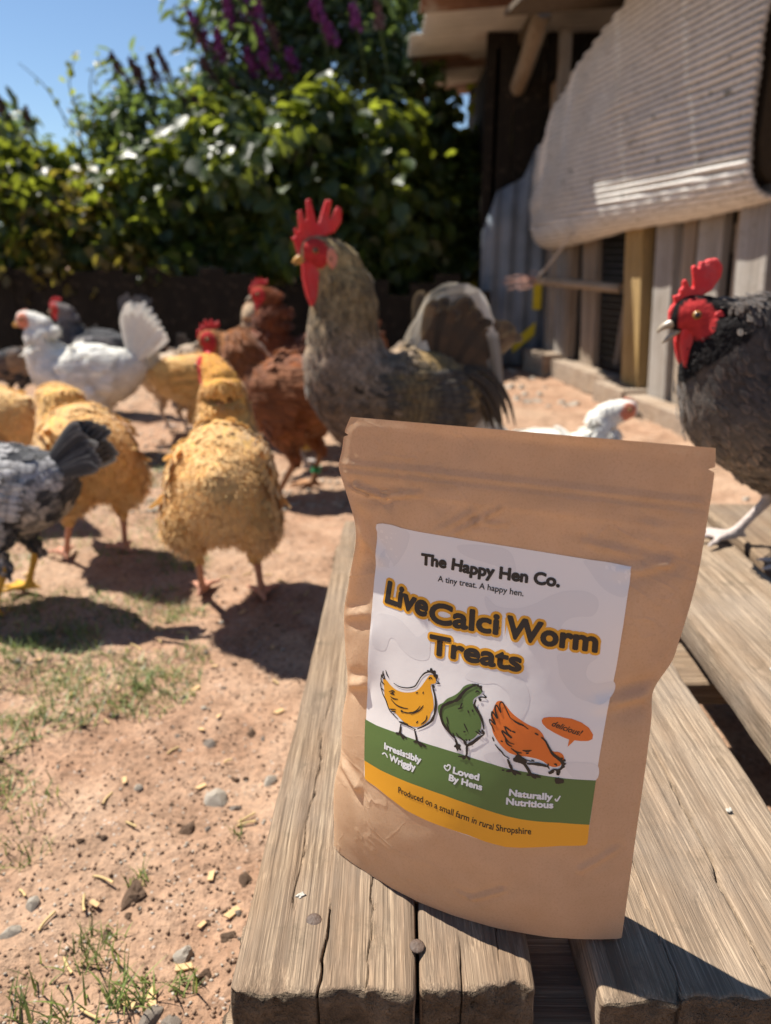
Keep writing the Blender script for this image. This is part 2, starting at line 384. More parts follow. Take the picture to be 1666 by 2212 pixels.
def nail_head(x, y, z, r, parent, tilt=.1):
    bm = bmesh.new(); bmesh.ops.create_uvsphere(bm, u_segments=14, v_segments=8, radius=r)
    bmesh.ops.scale(bm, vec=(1, 1, .22), verts=bm.verts[:])
    o = link('nail', bm_mesh('nail', bm), M['nail'], parent); o.location = (x, y, z); o.rotation_euler = (tilt, .05, 0); return o
deckrows = [
 # name, x0,x1,y0,y1,z,th, cracks, label
 ('plank', -.0795, .0157, .274, .985, DECK, .034, [(-.034, .27, .33, .0007, .012), (-.055, .33, .6, .0004, .003), (-.01, .28, .7, .0004, .003)], 'leftmost weathered grey-brown plank with split front end, left of the pouch', 'deck', -.0),
 ('plank', .0180, .0775, .277, .99, DECK-.0005, .034, [(.040, .27, .305, .0005, .006), (.06, .3, .6, .0004, .003)], 'narrow weathered plank with ragged front end directly beneath the pouch', 'deck', 0.),
 ('plank', .1080, .2570, .271, 1.0, DECK-.002, .036, [(.199, .262, .50, .0013, .007), (.15, .26, .45, .0004, .003)], 'wide weathered plank right of the pouch with long diagonal crack', 'deck2', 0.),
 ('plank', .2900, .4180, .24, 1.02, DECK+.013, .034, [(.35, .3, .8, .0004, .003)], 'pale weathered plank with thick left edge under the dark grey hen', 'deck2', 0.),
 ('plank', .4350, .5650, .24, 1.03, DECK+.011, .034, [(.5, .3, .8, .0004, .003)], 'rightmost weathered plank of the platform at the picture edge', 'deck', 0.),
]
platform = empty('plank_platform', (0, 0, 0)); tag(platform, 'low platform of weathered pallet planks the paper pouch stands on', 'platform')
planks = []
for i, (nm, x0, x1, y0, y1, z, th, cr_, lab, mt, ln) in enumerate(deckrows):
    me = plank_mesh('plank', x0, x1, y0, y1, z, th, cr_, seed=40+i*7, lean=.03)
    o = link('plank', me, [M[mt], M['endgrain']], platform); o['label'] = lab; planks.append(o)
for (x, y, r_) in [(.0170, .299, .0042)]: nail_head(x, y, DECK+.0012, r_, planks[0])
nail_head(-.040, .316, DECK+.0002, .0045, planks[0], .2); nail_head(.36, .55, DECK+.014, .004, planks[3])
def bearer(x0, x1, y0, y1, z1, th, seed):
    me = plank_mesh('bearer', -(y1-y0)/2, (y1-y0)/2, 0, x1-x0, 0, th, (), seed=seed, rag=.003)
    o = link('bearer', me, [M['deck'], M['endgrain']], platform); o.location = (x0, (y0+y1)/2, z1); o.rotation_euler = (0, 0, -math.pi/2); return o
ZB = DECK-.036
def dropping(x, y, z, r, label, seed):
    g = random.Random(seed); bm = bmesh.new(); bmesh.ops.create_icosphere(bm, subdivisions=3, radius=1.)
    for v in bm.verts:
        a = math.atan2(v.co.y, v.co.x); k = .75+.35*float(noise(math.cos(a)*1.6+seed, math.sin(a)*1.6, 0, seed))+.15*float(noise(math.cos(a)*5, math.sin(a)*5, seed, 3)); v.co.x *= r*k*1.3; v.co.y *= r*k; v.co.z *= .0006
    o = link('bird_dropping', bm_mesh('bird_dropping', bm), M['dropping']); o.location = (x, y, z); o.rotation_euler = (0, 0, g.uniform(0, 3)); tag(o, label, 'dropping')
dropping(-.049, .333, DECK+.0006, .0026, 'white dried dropping on the leftmost plank left of the pouch foot', 4)
dropping(.232, .405, DECK-.0012, .0028, 'white dried dropping on the wide plank near its right edge', 7)
dropping(.335, .56, DECK+.0138, .0028, 'white dried dropping on the pale plank under the dark hen', 9)
bearer(-.086, .60, .277, .365, ZB, .026, 71)
bearer(-.07, .60, .62, .70, ZB, .026, 72)
bearer(-.07, .61, .90, .985, ZB, .026, 73)
for (x, y) in [(-.03, .335), (.25, .335), (.52, .335), (-.02, .94), (.26, .94), (.53, .94)]:
    bm = box_bm(.10, .075, ZB-.026+.012, .005, 2)
    for v in bm.verts: v.co += Vector((.002*float(noise(v.co.x*40, v.co.y*40, v.co.z*40, 3)),)*3)
    o = link('block', bm_mesh('block', bm), M['bearer'], platform); o.location = (x, y, (ZB-.026)/2-.006)

# ------------------------------------------------------------------ kraft paper pouch with printed label
ART_LABEL=[(27.0,215.9),(48.4,215.6),(75.5,215.2),(101,214.8),(125.3,214.3),(146.9,213.9),(153.6,213.8),(155.6,213.1),(156.4,211.2),(155.9,186),(155.0,163.3),(153.3,140),(152.2,116),(151.8,101.7),(151.5,76.5),(151.3,66),(150.6,64.3),(148.5,63.9),(138.3,63.3),(127.2,61.3),(119.7,59.9),(112,59.1),(101.6,59.9),(91.7,60.9),(78.9,61.5),(68,61.6),(55.6,62.4),(45.3,64.2),(34.5,66),(28.2,66.5),(26.1,67.2),(25.5,69),(25.3,91.9),(25.0,119),(25.2,150),(25.4,185),(25.7,213),(26.0,215.2)]
ART_GREEN=[(24.55,103.03),(32.85,102.92),(45.22,104.04),(57.79,104.44),(71.42,104.81),(83.48,104.83),(96.7,103.98),(108.62,102.91),(120.09,102.55),(127.59,102.03),(137.89,101.63),(151.9,101.72),(151.38,76.53),(137.18,76.97),(126.1,76.59),(118.55,76.56),(110.82,77.05),(102.89,77.93),(90.63,79.07),(77.82,79.87),(64.31,79.77),(49.86,79.07),(37.38,78.23),(25.54,78.24)]
ART_YELLOW=[(25.54,78.24),(37.38,78.23),(49.86,79.07),(64.31,79.77),(77.82,79.87),(90.63,79.07),(102.89,77.93),(110.82,77.05),(118.55,76.56),(126.1,76.59),(137.18,76.97),(151.38,76.53),(151.41,65.5),(150.64,64.24),(148.49,63.92),(138.27,63.31),(127.23,61.32),(119.72,59.92),(112.02,59.05),(101.65,59.87),(91.73,61.25),(78.86,61.51),(68.04,61.45),(55.6,62.07),(45.35,64.26),(34.46,66.29),(28.17,66.49),(26.15,67.01)]
ART_TEXTS=[('The Happy Hen Co.','brand',6.1,[(52.71,198.4),(67.61,198.77),(80.13,198.11),(93.97,198.12),(107.37,198.22),(124.77,198.54)]),('A tiny treat. A happy hen.','thin',3.03,[(62.81,191.32),(85.9,191.53),(107.75,191.28)]),('Live','title',11.7,[(33.15,173.68),(44.79,172.87),(58.02,171.23)]),('Calci','title',10.75,[(59.8,169.19),(79.0,169.44),(97.2,169.99)]),('Worm','title',11.0,[(100.66,169.61),(121.64,168.86),(145.48,169.37)]),('Treats','title',10.21,[(61.47,152.75),(85.87,153.47),(110.39,153.37)]),('Irresistibly','white',3.63,[(39.1,92.14),(51.04,92.75),(62.75,92.99)]),('Wriggly','white',3.74,[(42.82,87.13),(51.42,87.08),(59.86,87.76)]),('Loved','white',3.64,[(80.92,93.52),(87.85,93.35),(95.31,93.32)]),('By Hens','white',3.57,[(79.06,89.02),(88.23,88.79),(97.34,88.43)]),('Naturally','white',3.61,[(111.11,88.73),(121.32,88.86),(132.58,89.3)]),('Nutritious','white',3.67,[(110.14,83.66),(121.72,84.22),(133.41,84.93)]),('Produced on a small farm in rural Shropshire','thin2',3.63,[(49.92,70.54),(65.24,71.06),(73.68,70.63),(83.19,70.03),(91.68,69.29),(104.78,67.74),(115.33,68.05),(124.06,68.74)]),('delicious!','hand',2.97,[(128.03,128.75),(132.99,127.5),(138.1,126.2),(142.77,125.24)])]
ART_SWIRL=[[(25.58,215.31),(43.77,214.88),(44.49,207.26),(39.59,197.23),(34.86,192.63),(27.11,190.64),(28.65,202.72)],[(72.15,211.68),(85.93,213.8),(97.82,213.05),(102.07,206.9),(102.08,201.78),(91.76,204.38),(75.98,207.03)],[(135.44,213.76),(154.31,213.94),(156.11,212.98),(155.76,200.34),(149.86,199.4),(143.46,202.55),(137.44,209.1)],[(88.78,188.31),(95.17,184.27),(105.27,184.79),(113.22,188.3),(120.81,193.83),(128.44,197.45),(136.93,198.58),(142.54,196.54),(143.65,191.67),(141.19,187.05),(135.11,185.62),(129.85,183.05),(126.47,176.96),(125.73,168.27),(113.48,168.7),(97.64,176.11),(90.24,181.64)],[(27.85,164.57),(36.04,167.58),(43.22,166.5),(50.52,161.78),(54.58,160.01),(60.04,164.02),(62.02,151.79),(58.45,148.13),(51.53,148.14),(45.26,151.12),(40.91,155.14),(37.82,154.78),(35.04,147.22),(27.37,148.81)],[(128.35,166.13),(145.5,167.63),(142.14,162.26),(141.96,156.0),(146.91,153.12),(154.43,155.05),(155.05,148.76),(149.51,142.79),(138.35,144.85),(130.45,152.44),(128.22,159.12)],[(82.19,144.94),(89.56,151.87),(103.37,152.04),(112.03,149.3),(116.24,140.49),(113.95,130.48),(107.89,124.03),(103.45,125.78),(107.01,132.67),(105.31,141.07),(98.93,145.04),(92.12,143.61)],[(96.4,107.25),(104.04,110.27),(108.58,103.32),(100.67,104.09)],[(136.42,109.52),(143.49,111.14),(151.8,110.11),(151.88,101.89),(142.23,101.63)]]
ART_SHAPE=[('yellow',[(35.29,130.93),(37.32,131.19),(39.95,129.36),(43.54,127.87),(47.97,127.81),(52.23,128.98),(55.87,130.8),(58.43,133.75),(60.84,137.89),(62.83,141.22),(64.56,141.98),(66.18,141.26),(66.77,139.51),(66.47,137.94),(64.12,136.66),(64.59,133.8),(65.76,130.71),(66.65,127.11),(66.77,124.14),(65.63,121.62),(64.99,118.38),(62.31,114.44),(58.76,111.91),(55.0,111.03),(51.57,111.34),(48.0,112.71),(44.87,114.47),(40.71,115.62),(38.45,118.89),(36.73,121.94),(36.31,125.5)]),('green',[(69.65,127.13),(71.92,129.04),(73.87,131.69),(77.52,134.32),(80.24,137.09),(82.08,140.02),(84.82,141.98),(88.07,142.63),(90.65,141.57),(92.09,139.43),(90.64,137.47),(88.02,134.81),(88.34,131.59),(90.68,128.84),(92.61,125.98),(93.57,122.47),(92.88,118.96),(90.35,114.96),(87.6,112.97),(84.26,112.49),(80.31,113.52),(76.69,115.05),(73.86,117.22),(70.86,121.05),(69.4,124.91)]),('orange',[(100.0,135.98),(101.44,136.87),(102.98,136.79),(105.9,134.25),(108.8,131.69),(112.38,129.63),(117.04,127.53),(121.59,126.15),(124.37,123.83),(126.14,120.53),(129.85,115.85),(132.74,115.64),(134.99,114.51),(135.92,112.16),(135.02,110.41),(134.15,108.24),(131.38,107.26),(128.79,107.93),(126.1,109.58),(122.36,110.63),(117.92,110.89),(113.48,110.68),(108.9,111.4),(104.42,114.51),(100.54,118.9),(98.76,123.3),(98.11,127.91),(98.82,132.4)]),('orange',[(123.13,130.73),(123.88,132.22),(126.69,133.06),(131.65,133.69),(137.34,133.63),(142.06,132.27),(145.8,129.92),(148.06,126.54),(147.96,124.1),(146.16,122.91),(142.69,122.53),(139.69,122.59),(138.61,121.05),(136.88,118.82),(137.21,122.68),(134.09,123.68),(129.62,125.43),(125.84,127.23),(123.64,129.24)])]
ART_STROKE=[(0.7,[(42.11,131.01),(45.86,130.24),(50.65,131.0),(54.76,133.08),(56.42,135.76),(58.01,139.03),(60.07,141.75),(62.67,143.1),(64.93,142.84),(66.39,141.32),(67.21,139.63),(69.29,138.57)]),(0.7,[(69.29,138.57),(66.89,138.19)]),(0.7,[(36.55,136.66),(37.68,134.29),(38.99,133.14)]),(0.7,[(34.97,135.9),(35.43,133.52),(36.54,131.61)]),(0.7,[(34.05,133.51),(34.84,131.93),(36.39,131.55)]),(0.7,[(33.78,129.93),(35.13,128.79),(36.44,128.34)]),(0.7,[(33.96,125.55),(35.29,125.12),(36.35,124.59)]),(0.7,[(34.97,135.9),(34.84,131.93)]),(0.7,[(34.05,133.51),(34.04,130.02),(34.87,128.69)]),(0.7,[(33.81,129.24),(34.07,125.59)]),(0.7,[(34.24,125.19),(35.67,122.47),(37.89,119.6),(40.2,115.42),(42.88,113.71),(46.56,111.94)]),(0.7,[(40.55,122.92),(42.86,122.39),(45.57,123.01)]),(0.7,[(40.87,121.66),(44.53,119.59),(48.54,119.23),(52.15,119.93)]),(0.7,[(47.69,117.12),(51.13,117.24),(54.44,118.4),(57.14,120.43),(59.23,123.75)]),(0.7,[(54.28,117.23),(58.96,121.25),(61.03,124.54)]),(0.7,[(39.4,125.26),(41.86,126.6),(43.38,126.23)]),(0.7,[(40.2,124.63),(43.22,124.8)]),(0.7,[(62.55,139.22),(63.57,140.35),(64.73,139.9)]),(0.7,[(55.96,129.73),(57.2,130.55)]),(0.7,[(60.08,130.55),(60.33,131.93)]),(0.7,[(57.66,113.74),(58.73,115.22)]),(0.7,[(60.49,113.83),(63.04,116.88),(63.62,119.91)]),(0.7,[(40.46,115.52),(44.7,116.92)]),(0.7,[(42.05,114.76),(44.78,115.71)]),(0.7,[(50.37,110.9),(54.08,110.47),(57.96,110.09)]),(1.3,[(63.11,143.21),(63.41,144.99),(64.4,143.77),(65.71,144.11),(65.69,141.77),(67.19,142.37),(67.13,140.46)]),(1.3,[(64.77,136.85),(65.9,134.17),(67.07,131.09),(68.0,127.08),(67.98,123.21),(67.35,119.99),(65.8,116.9),(62.38,113.59),(58.62,110.76)]),(1.3,[(65.21,136.97),(66.45,135.6)]),(1.3,[(47.14,110.81),(50.61,110.99),(53.05,111.21)]),(1.3,[(48.46,109.96),(48.21,104.92),(45.66,103.91)]),(1.3,[(48.21,104.92),(51.06,102.43)]),(1.3,[(48.37,104.76),(52.94,103.59)]),(1.3,[(57.01,109.97),(58.91,104.46),(57.11,103.14)]),(1.3,[(58.91,104.46),(62.19,102.1)]),(1.3,[(59.01,104.41),(64.92,102.97)]),(1.3,[(47.68,117.34),(49.18,117.07)]),(1.3,[(41.18,125.22),(42.67,125.52)]),(1.3,[(61.28,143.58),(63.11,143.21)]),(0.8,[(86.23,142.42),(88.9,142.61),(91.05,141.65),(92.27,139.67)]),(0.8,[(88.67,138.66),(89.62,139.49),(90.91,138.96)]),(0.8,[(92.57,138.72),(94.54,137.31),(92.33,137.03),(90.36,136.17)]),(0.8,[(72.5,127.51),(74.48,129.74),(76.93,131.45)]),(0.8,[(80.27,127.92),(82.68,129.37)]),(0.8,[(82.45,131.81),(81.44,129.06)]),(0.8,[(74.72,122.39),(75.93,118.68)]),(0.8,[(84.29,121.41),(86.76,117.63)]),(0.8,[(84.49,117.03),(85.75,117.15)]),(0.8,[(85.7,128.67),(86.48,127.2)]),(0.8,[(87.91,129.62),(88.66,128.35)]),(0.8,[(75.04,118.85),(76.62,115.88)]),(0.8,[(78.89,114.83),(80.42,112.27),(81.37,111.25)]),(0.8,[(80.58,115.31),(82.94,112.98)]),(0.8,[(90.82,118.88),(93.84,117.52)]),(0.8,[(91.95,120.0),(94.6,118.12)]),(0.8,[(81.99,113.99),(85.13,112.3)]),(0.8,[(86.29,113.47),(86.8,112.54)]),(0.8,[(87.94,113.91),(88.44,112.98)]),(1.5,[(87.71,142.14),(86.17,140.97),(83.47,138.69),(81.23,135.67),(78.59,132.09),(74.52,129.33),(72.07,127.39),(71.21,124.58),(71.51,121.25),(73.35,117.93),(76.23,115.34),(78.58,113.45),(80.42,112.27)]),(1.5,[(88.36,141.88),(87.65,142.74)]),(1.5,[(89.8,141.79),(89.47,143.15)]),(1.5,[(91.33,140.9),(91.15,142.7)]),(1.5,[(89.44,135.14),(88.91,132.13),(90.56,130.05),(92.45,127.6),(93.97,124.64),(95.17,120.77)]),(1.5,[(90.76,136.27),(92.13,134.93)]),(1.5,[(80.42,112.27),(81.77,109.23),(80.39,107.75)]),(1.5,[(81.77,109.23),(82.48,106.21)]),(1.5,[(81.9,109.26),(84.13,106.9)]),(1.5,[(81.88,109.47),(83.94,108.98)]),(1.5,[(95.6,118.36),(92.78,115.57),(89.77,112.26),(87.25,109.89),(87.3,104.78),(82.95,103.34)]),(1.5,[(87.3,104.78),(85.59,102.59)]),(1.5,[(87.51,104.84),(89.55,103.25)]),(1.5,[(85.09,112.72),(87.25,109.89)]),(1.5,[(93.97,120.48),(95.6,118.36)]),(1.5,[(78.65,131.47),(81.72,134.96)]),(0.8,[(107.91,129.36),(106.13,131.95),(103.41,136.29),(102.08,136.22),(101.86,134.61),(102.78,131.27),(100.55,134.34),(99.65,133.75),(100.11,131.1),(101.38,128.02),(98.59,130.78),(98.33,129.54),(98.68,128.04),(100.56,124.68),(97.65,126.62),(98.04,124.73),(99.6,122.69),(100.54,120.9)]),(0.8,[(108.09,129.4),(111.07,127.81),(114.13,127.01),(117.26,125.4)]),(0.8,[(111.88,127.18),(114.88,126.95)]),(0.8,[(104.97,124.63),(109.14,122.7),(105.75,124.4),(107.18,121.51),(109.65,119.42),(104.45,122.14),(105.84,119.64),(108.38,116.96),(111.26,116.33)]),(0.8,[(106.33,118.54),(107.71,116.02),(110.08,114.88)]),(0.8,[(109.79,114.01),(112.56,112.53),(115.36,112.46)]),(0.8,[(111.38,113.12),(114.98,110.56),(117.32,109.36),(120.88,108.75)]),(0.8,[(115.6,113.92),(117.64,113.88),(119.97,114.62)]),(0.8,[(117.39,112.62),(118.82,113.08)]),(0.8,[(120.53,123.91),(122.44,123.12)]),(0.8,[(104.2,116.89),(105.38,116.54)]),(0.8,[(109.3,122.93),(111.22,122.51)]),(0.8,[(99.86,117.94),(101.03,115.79)]),(0.8,[(101.54,114.49),(103.44,112.68),(105.5,111.1),(106.77,109.74),(109.55,108.48)]),(0.8,[(131.4,108.91),(132.29,109.03),(132.74,108.06)]),(0.8,[(128.7,108.94),(128.65,107.5),(129.51,105.97)]),(0.8,[(120.25,109.66),(121.95,109.13)]),(0.8,[(106.38,101.6),(107.69,101.88)]),(1.5,[(123.98,122.26),(126.14,120.53),(128.27,117.24),(130.35,114.29),(133.04,112.41),(134.98,110.81),(135.7,108.84),(134.97,107.1),(133.64,106.1),(131.49,106.03),(129.83,104.57)]),(1.5,[(135.65,111.31),(136.67,111.84)]),(1.5,[(135.8,109.68),(137.03,109.91)]),(1.5,[(135.58,108.21),(136.66,108.13)]),(1.5,[(134.87,112.03),(134.61,112.82)]),(1.5,[(133.11,106.04),(133.85,103.85),(134.52,106.21)]),(1.5,[(129.11,104.47),(130.22,104.21),(131.9,105.47)]),(1.5,[(118.26,107.28),(122.61,107.89),(126.27,107.76),(128.87,107.12)]),(1.5,[(108.64,108.09),(110.01,105.51),(111.21,102.68),(108.48,101.51)]),(1.5,[(111.21,102.68),(113.69,100.28)]),(1.5,[(111.28,102.82),(116.22,101.16)]),(1.5,[(112.15,108.8),(115.24,107.75),(117.58,106.54),(120.58,102.13),(118.81,101.21)]),(1.5,[(120.58,102.13),(123.69,100.15)]),(1.5,[(120.64,102.22),(125.8,101.09)]),(3.2,[(111.45,108.25),(114.4,108.82),(117.11,107.68)]),(3.2,[(112.71,110.94),(115.13,108.96),(118.2,107.88)]),(3.2,[(132.7,100.79),(134.72,100.2),(137.03,100.33)])]
ART_WSTROKE=[(0.7,[(38.03,88.46),(39.55,89.83),(40.62,89.39),(41.74,88.03)]),(0.7,[(77.62,93.95),(76.21,95.22),(76.37,96.39),(77.42,96.22),(78.19,97.31),(79.25,97.04),(79.06,95.27),(77.8,93.84)]),(0.7,[(133.68,90.21),(134.66,89.1),(136.01,92.03)])]
EL_T=[-0.001, 0.0113, 0.0484, 0.066, 0.0936, 0.1163, 0.1409, 0.1626, 0.1814, 0.2152, 0.2259, 0.2378, 0.2444, 0.2543, 0.2647, 0.274]
EL_S=[-0.0004, -0.0004, 0.0005, 0.0043, 0.0056, 0.009, 0.0075, 0.0071, 0.0101, 0.0135, 0.0102, 0.0061, 0.0041, 0.006, 0.0078, 0.0119]
ER_T=[-0.001, 0.0719, 0.1234, 0.1377, 0.1499, 0.1707, 0.1788, 0.2097, 0.2385, 0.257, 0.2661, 0.274]
ER_S=[0.1738, 0.1739, 0.1739, 0.1736, 0.1727, 0.1798, 0.181, 0.1847, 0.1855, 0.1856, 0.1853, 0.1842]

def cr(x, xs, ys):
    xs = np.asarray(xs, float); ys = np.asarray(ys, float); x = np.asarray(x, float)
    m = np.gradient(ys, xs); i = np.clip(np.searchsorted(xs, x)-1, 0, len(xs)-2)
    h = xs[i+1]-xs[i]; t = np.clip((x-xs[i])/h, 0, 1)
    return ((2*t**3-3*t**2+1)*ys[i]+(t**3-2*t**2+t)*h*m[i]+(-2*t**3+3*t**2)*ys[i+1]+(t**3-t**2)*h*m[i+1])
BAG_H = .272
BAG_O = np.array([-.032, .371, DECK+.0012]); BAG_D = np.array([.9232, -.3842, 0.]); BAG_N = np.array([-.3842, -.9232, 0.])
AMP_V = [0, .06, .15, .28, .42, .56, .72, .85, 1.0]; AMP = [.021, .0245, .0265, .025, .019, .0115, .004, .0005, 0]
def seg_dist(s, t, a, b):
    ax, ay = a; bx, by = b; dx, dy = bx-ax, by-ay
    k = np.clip(((s-ax)*dx+(t-ay)*dy)/(dx*dx+dy*dy), 0, 1); return np.hypot(s-ax-k*dx, t-ay-k*dy), k
CREASE = [((.070, .2175), (.080, .2245), .0010, .0011), ((.080, .2245), (.092, .2330), .0010, .0011), ((.080, .2245), (.097, .2262), .0008, .0010), ((.060, .217), (.078, .229), .0006, .0012),
          ((.014, .236), (.030, .231), .0015, .0016), ((.030, .231), (.050, .236), .001, .0014), ((.172, .218), (.150, .210), .0012, .0025), ((.172, .218), (.135, .222), .0006, .002),
          ((.172, .150), (.150, .142), .0022, .0035), ((.008, .117), (.022, .124), .0020, .003), ((.006, .160), (.022, .165), .0012, .003), ((.006, .066), (.020, .058), .0018, .003),
          ((.014, .214), (.028, .196), .0022, .0032), ((.112, .030), (.095, .018), .0008, .0016), ((.095, .018), (.088, .020), .0006, .0016), ((.165, .060), (.150, .048), .0007, .002)]
def bag_relief(s, t):
    """small paper relief (m, outward)"""
    r = .0011*np.exp(-((t-.2470)/.0011)**2)+.0007*np.exp(-((t-.2425)/.0010)**2)-.0004*np.exp(-((t-.2448)/.001)**2)+.00045*np.exp(-((t-.2345)/.0012)**2)
    for a, b, h, w in CREASE:
        d, k = seg_dist(s, t, a, b); h = h*1.5; r = r+h*np.exp(-(d/w)**2)-.5*h*np.exp(-((d-w*1.6)/(w*1.2))**2)
    r = r+.00045*fbm(s*38, t*38, 0, 61, 3)+.0009*fbm(s*11, t*11, 0, 66, 2)
    tick = np.exp(-((t-.2440)/.0035)**2)*np.clip(noise(s*420, t*30, 0, 44)-.35, 0, 1)*.0016
    r = r+tick+.0006*np.exp(-((t-.2385)/.003)**2)*noise(s*90, 0, 0, 45)
    inlab = np.clip((s-.020)/.006, 0, 1)*np.clip((.161-s)/.006, 0, 1)*np.clip((t-.056)/.006, 0, 1)*np.clip((.221-t)/.006, 0, 1)
    r = r*(1-.65*inlab)
    r = r-.0032*np.exp(-((s-.030)/.013)**2-((t-.200)/.024)**2)             # dent where the left side folds in
    r = r+.0018*np.exp(-((s-.020)/.010)**2-((t-.140)/.020)**2)
    r = r-.0022*np.exp(-((s-.166)/.010)**2-((t-.148)/.016)**2)+.0025*np.exp(-((s-.160)/.016)**2-((t-.195)/.022)**2)
    return r
def bag_xyz(s, t, off=0., side=1.):
    s = np.asarray(s, float); t = np.asarray(t, float)
    a = cr(t, EL_T, EL_S); b = cr(t, ER_T, ER_S); u = np.clip((s-a)/(b-a), 0, 1); v = np.clip(t/BAG_H, 0, 1)
    edge = np.clip(np.minimum(u, 1-u)/.035, 0, 1)*np.clip((1-v)/.02, 0, 1)
    edge = edge*edge*(3-2*edge)
    bul = cr(v, AMP_V, AMP)*np.sin(np.pi*u)**.75
    if side > 0: bul = bul+bag_relief(s, t)*edge
    else: bul = -1.15*bul+.6*bag_relief(s+.01, t)*edge-.0006*edge
    bul = bul-.010*v
    foot = -.0008*np.sin(np.pi*u)*np.clip(1-t/.01, 0, 1)
    return BAG_O+s[..., None]*BAG_D+BAG_N*(bul+off)[..., None]+np.stack([0*t, 0*t, t+foot], -1)
pouch = empty('paper_pouch', (.05, .335, DECK)); tag(pouch, 'brown kraft paper stand-up pouch with hen treat label, standing on the planks', 'pouch')
def child_world(o, parent):
    o.parent = parent; o.matrix_parent_inverse = Matrix.Translation(-Vector(parent.location)); return o
nu, nv = 120, 170
us = np.linspace(0, 1, nu); us = .5-.5*np.cos(np.pi*us)*.35-.5*(1-2*us)*.65
ts = np.unique(np.concatenate([np.linspace(0, BAG_H, nv), np.linspace(.2605, .2645, 9)]))
U, T_ = np.meshgrid(us, ts, indexing='ij')
notch = .0026*np.exp(-((T_-.2625)/.0007)**2)
ea = cr(T_, EL_T, EL_S)+notch; eb = cr(T_, ER_T, ER_S)-notch
SS = ea+(eb-ea)*U
ff = grid_faces(len(us), len(ts))
VF = bag_xyz(SS, T_, 0., 1).reshape(-1, 3); VB = bag_xyz(SS, T_, 0., -1).reshape(-1, 3)
child_world(link('front_panel', np_mesh('front_panel', VF, ff), M['kraft']), pouch)
# back panel carries the folded base
nb = len(us); nt_ = len(ts)
base_f = [i*nt_ for i in range(nb)]
VBX = np.concatenate([VB, VF[base_f]+np.array([0, 0, .0004])]); o_ = len(VB)
fb = ff[:, ::-1].tolist()+[[base_f[i], base_f[i+1], o_+i+1, o_+i] for i in range(nb-1)]
child_world(link('back_panel', np_mesh('back_panel', VBX, fb), M['kraft']), pouch)
# --- flat print, laid on the front panel
def art_bm(poly):
    bm = bmesh.new(); vs = [bm.verts.new((x/1000, y/1000, 0)) for x, y in poly]
    f = bm.faces.new(vs); bmesh.ops.triangulate(bm, faces=[f], ngon_method='EAR_CLIP'); return bm
def dice(bm, cell=.004):
    xs = [v.co.x for v in bm.verts]; ys = [v.co.y for v in bm.verts]
    for ax, lo, hi in ((0, min(xs), max(xs)), (1, min(ys), max(ys))):
        c = math.ceil(lo/cell)*cell
        while c < hi:
            no = (1, 0, 0) if ax == 0 else (0, 1, 0); co = (c, 0, 0) if ax == 0 else (0, c, 0)
            bmesh.ops.bisect_plane(bm, geom=bm.verts[:]+bm.edges[:]+bm.faces[:], plane_co=co, plane_no=no, dist=1e-7); c += cell
    return bm
def st_arrays(bm):
    bm.verts.ensure_lookup_table(); bm.verts.index_update()
    V = np.array([v.co[:2] for v in bm.verts]); F = [[v.index for v in f.verts] for f in bm.faces]; bm.free(); return V, F
def fix_face_dir(V, F):
    out = []
    for f in F:
        a = sum(V[f[i]][0]*V[f[(i+1) % len(f)]][1]-V[f[(i+1) % len(f)]][0]*V[f[i]][1] for i in range(len(f)))
        out.append(f if a > 0 else f[::-1])
    return out
def print_obj(name, V, F, off, mat, parent, lift=None):
    o_off = off+(lift if lift is not None else np.zeros(len(V)))
    P = bag_xyz(V[:, 0], V[:, 1], o_off); me = np_mesh(name, P, F, smooth=True)
    o = link(name, me, mat); o.parent = parent
    o.matrix_parent_inverse = Matrix.Translation(-Vector(pouch.location)) if parent is pouch else Matrix.Identity(4)
    return o
def poly_print(name, poly, off, mat, parent):
    V, F = st_arrays(dice(art_bm(poly), .003)); return print_obj(name, V, fix_face_dir(V, F), off, mat, parent)
def smooth_poly(poly, n=3):
    P = np.array(poly); m = len(P); Q = np.vstack([P[-1], P, P[:2]]); out = []
    for i in range(m):
        a, b, c, d = Q[i:i+4]
        for j in range(n):
            f = j/n; out.append(.5*((2*b)+(-a+c)*f+(2*a-5*b+4*c-d)*f*f+(-a+3*b-3*c+d)*f**3))
    return out
label = poly_print('label', ART_LABEL, .00032, M['white'], pouch); label['label'] = 'white printed sticker with three drawn hens and green and amber bands'
for i, p in enumerate(ART_SWIRL): poly_print('swirl_print', smooth_poly(p, 4), .00035+.000004*i, M['grey'], label)
poly_print('green_band', ART_GREEN, .00040, M['green'], label); poly_print('amber_band', ART_YELLOW, .000405, M['amber'], label)
for i, (c, p) in enumerate(ART_SHAPE):
    poly_print('speech_bubble' if i == 3 else 'drawn_hen', smooth_poly(p, 3) if i != 3 else p, .00044+.000006*i, M[{'yellow': 'amber', 'green': 'green', 'orange': 'orange'}[c]], label)
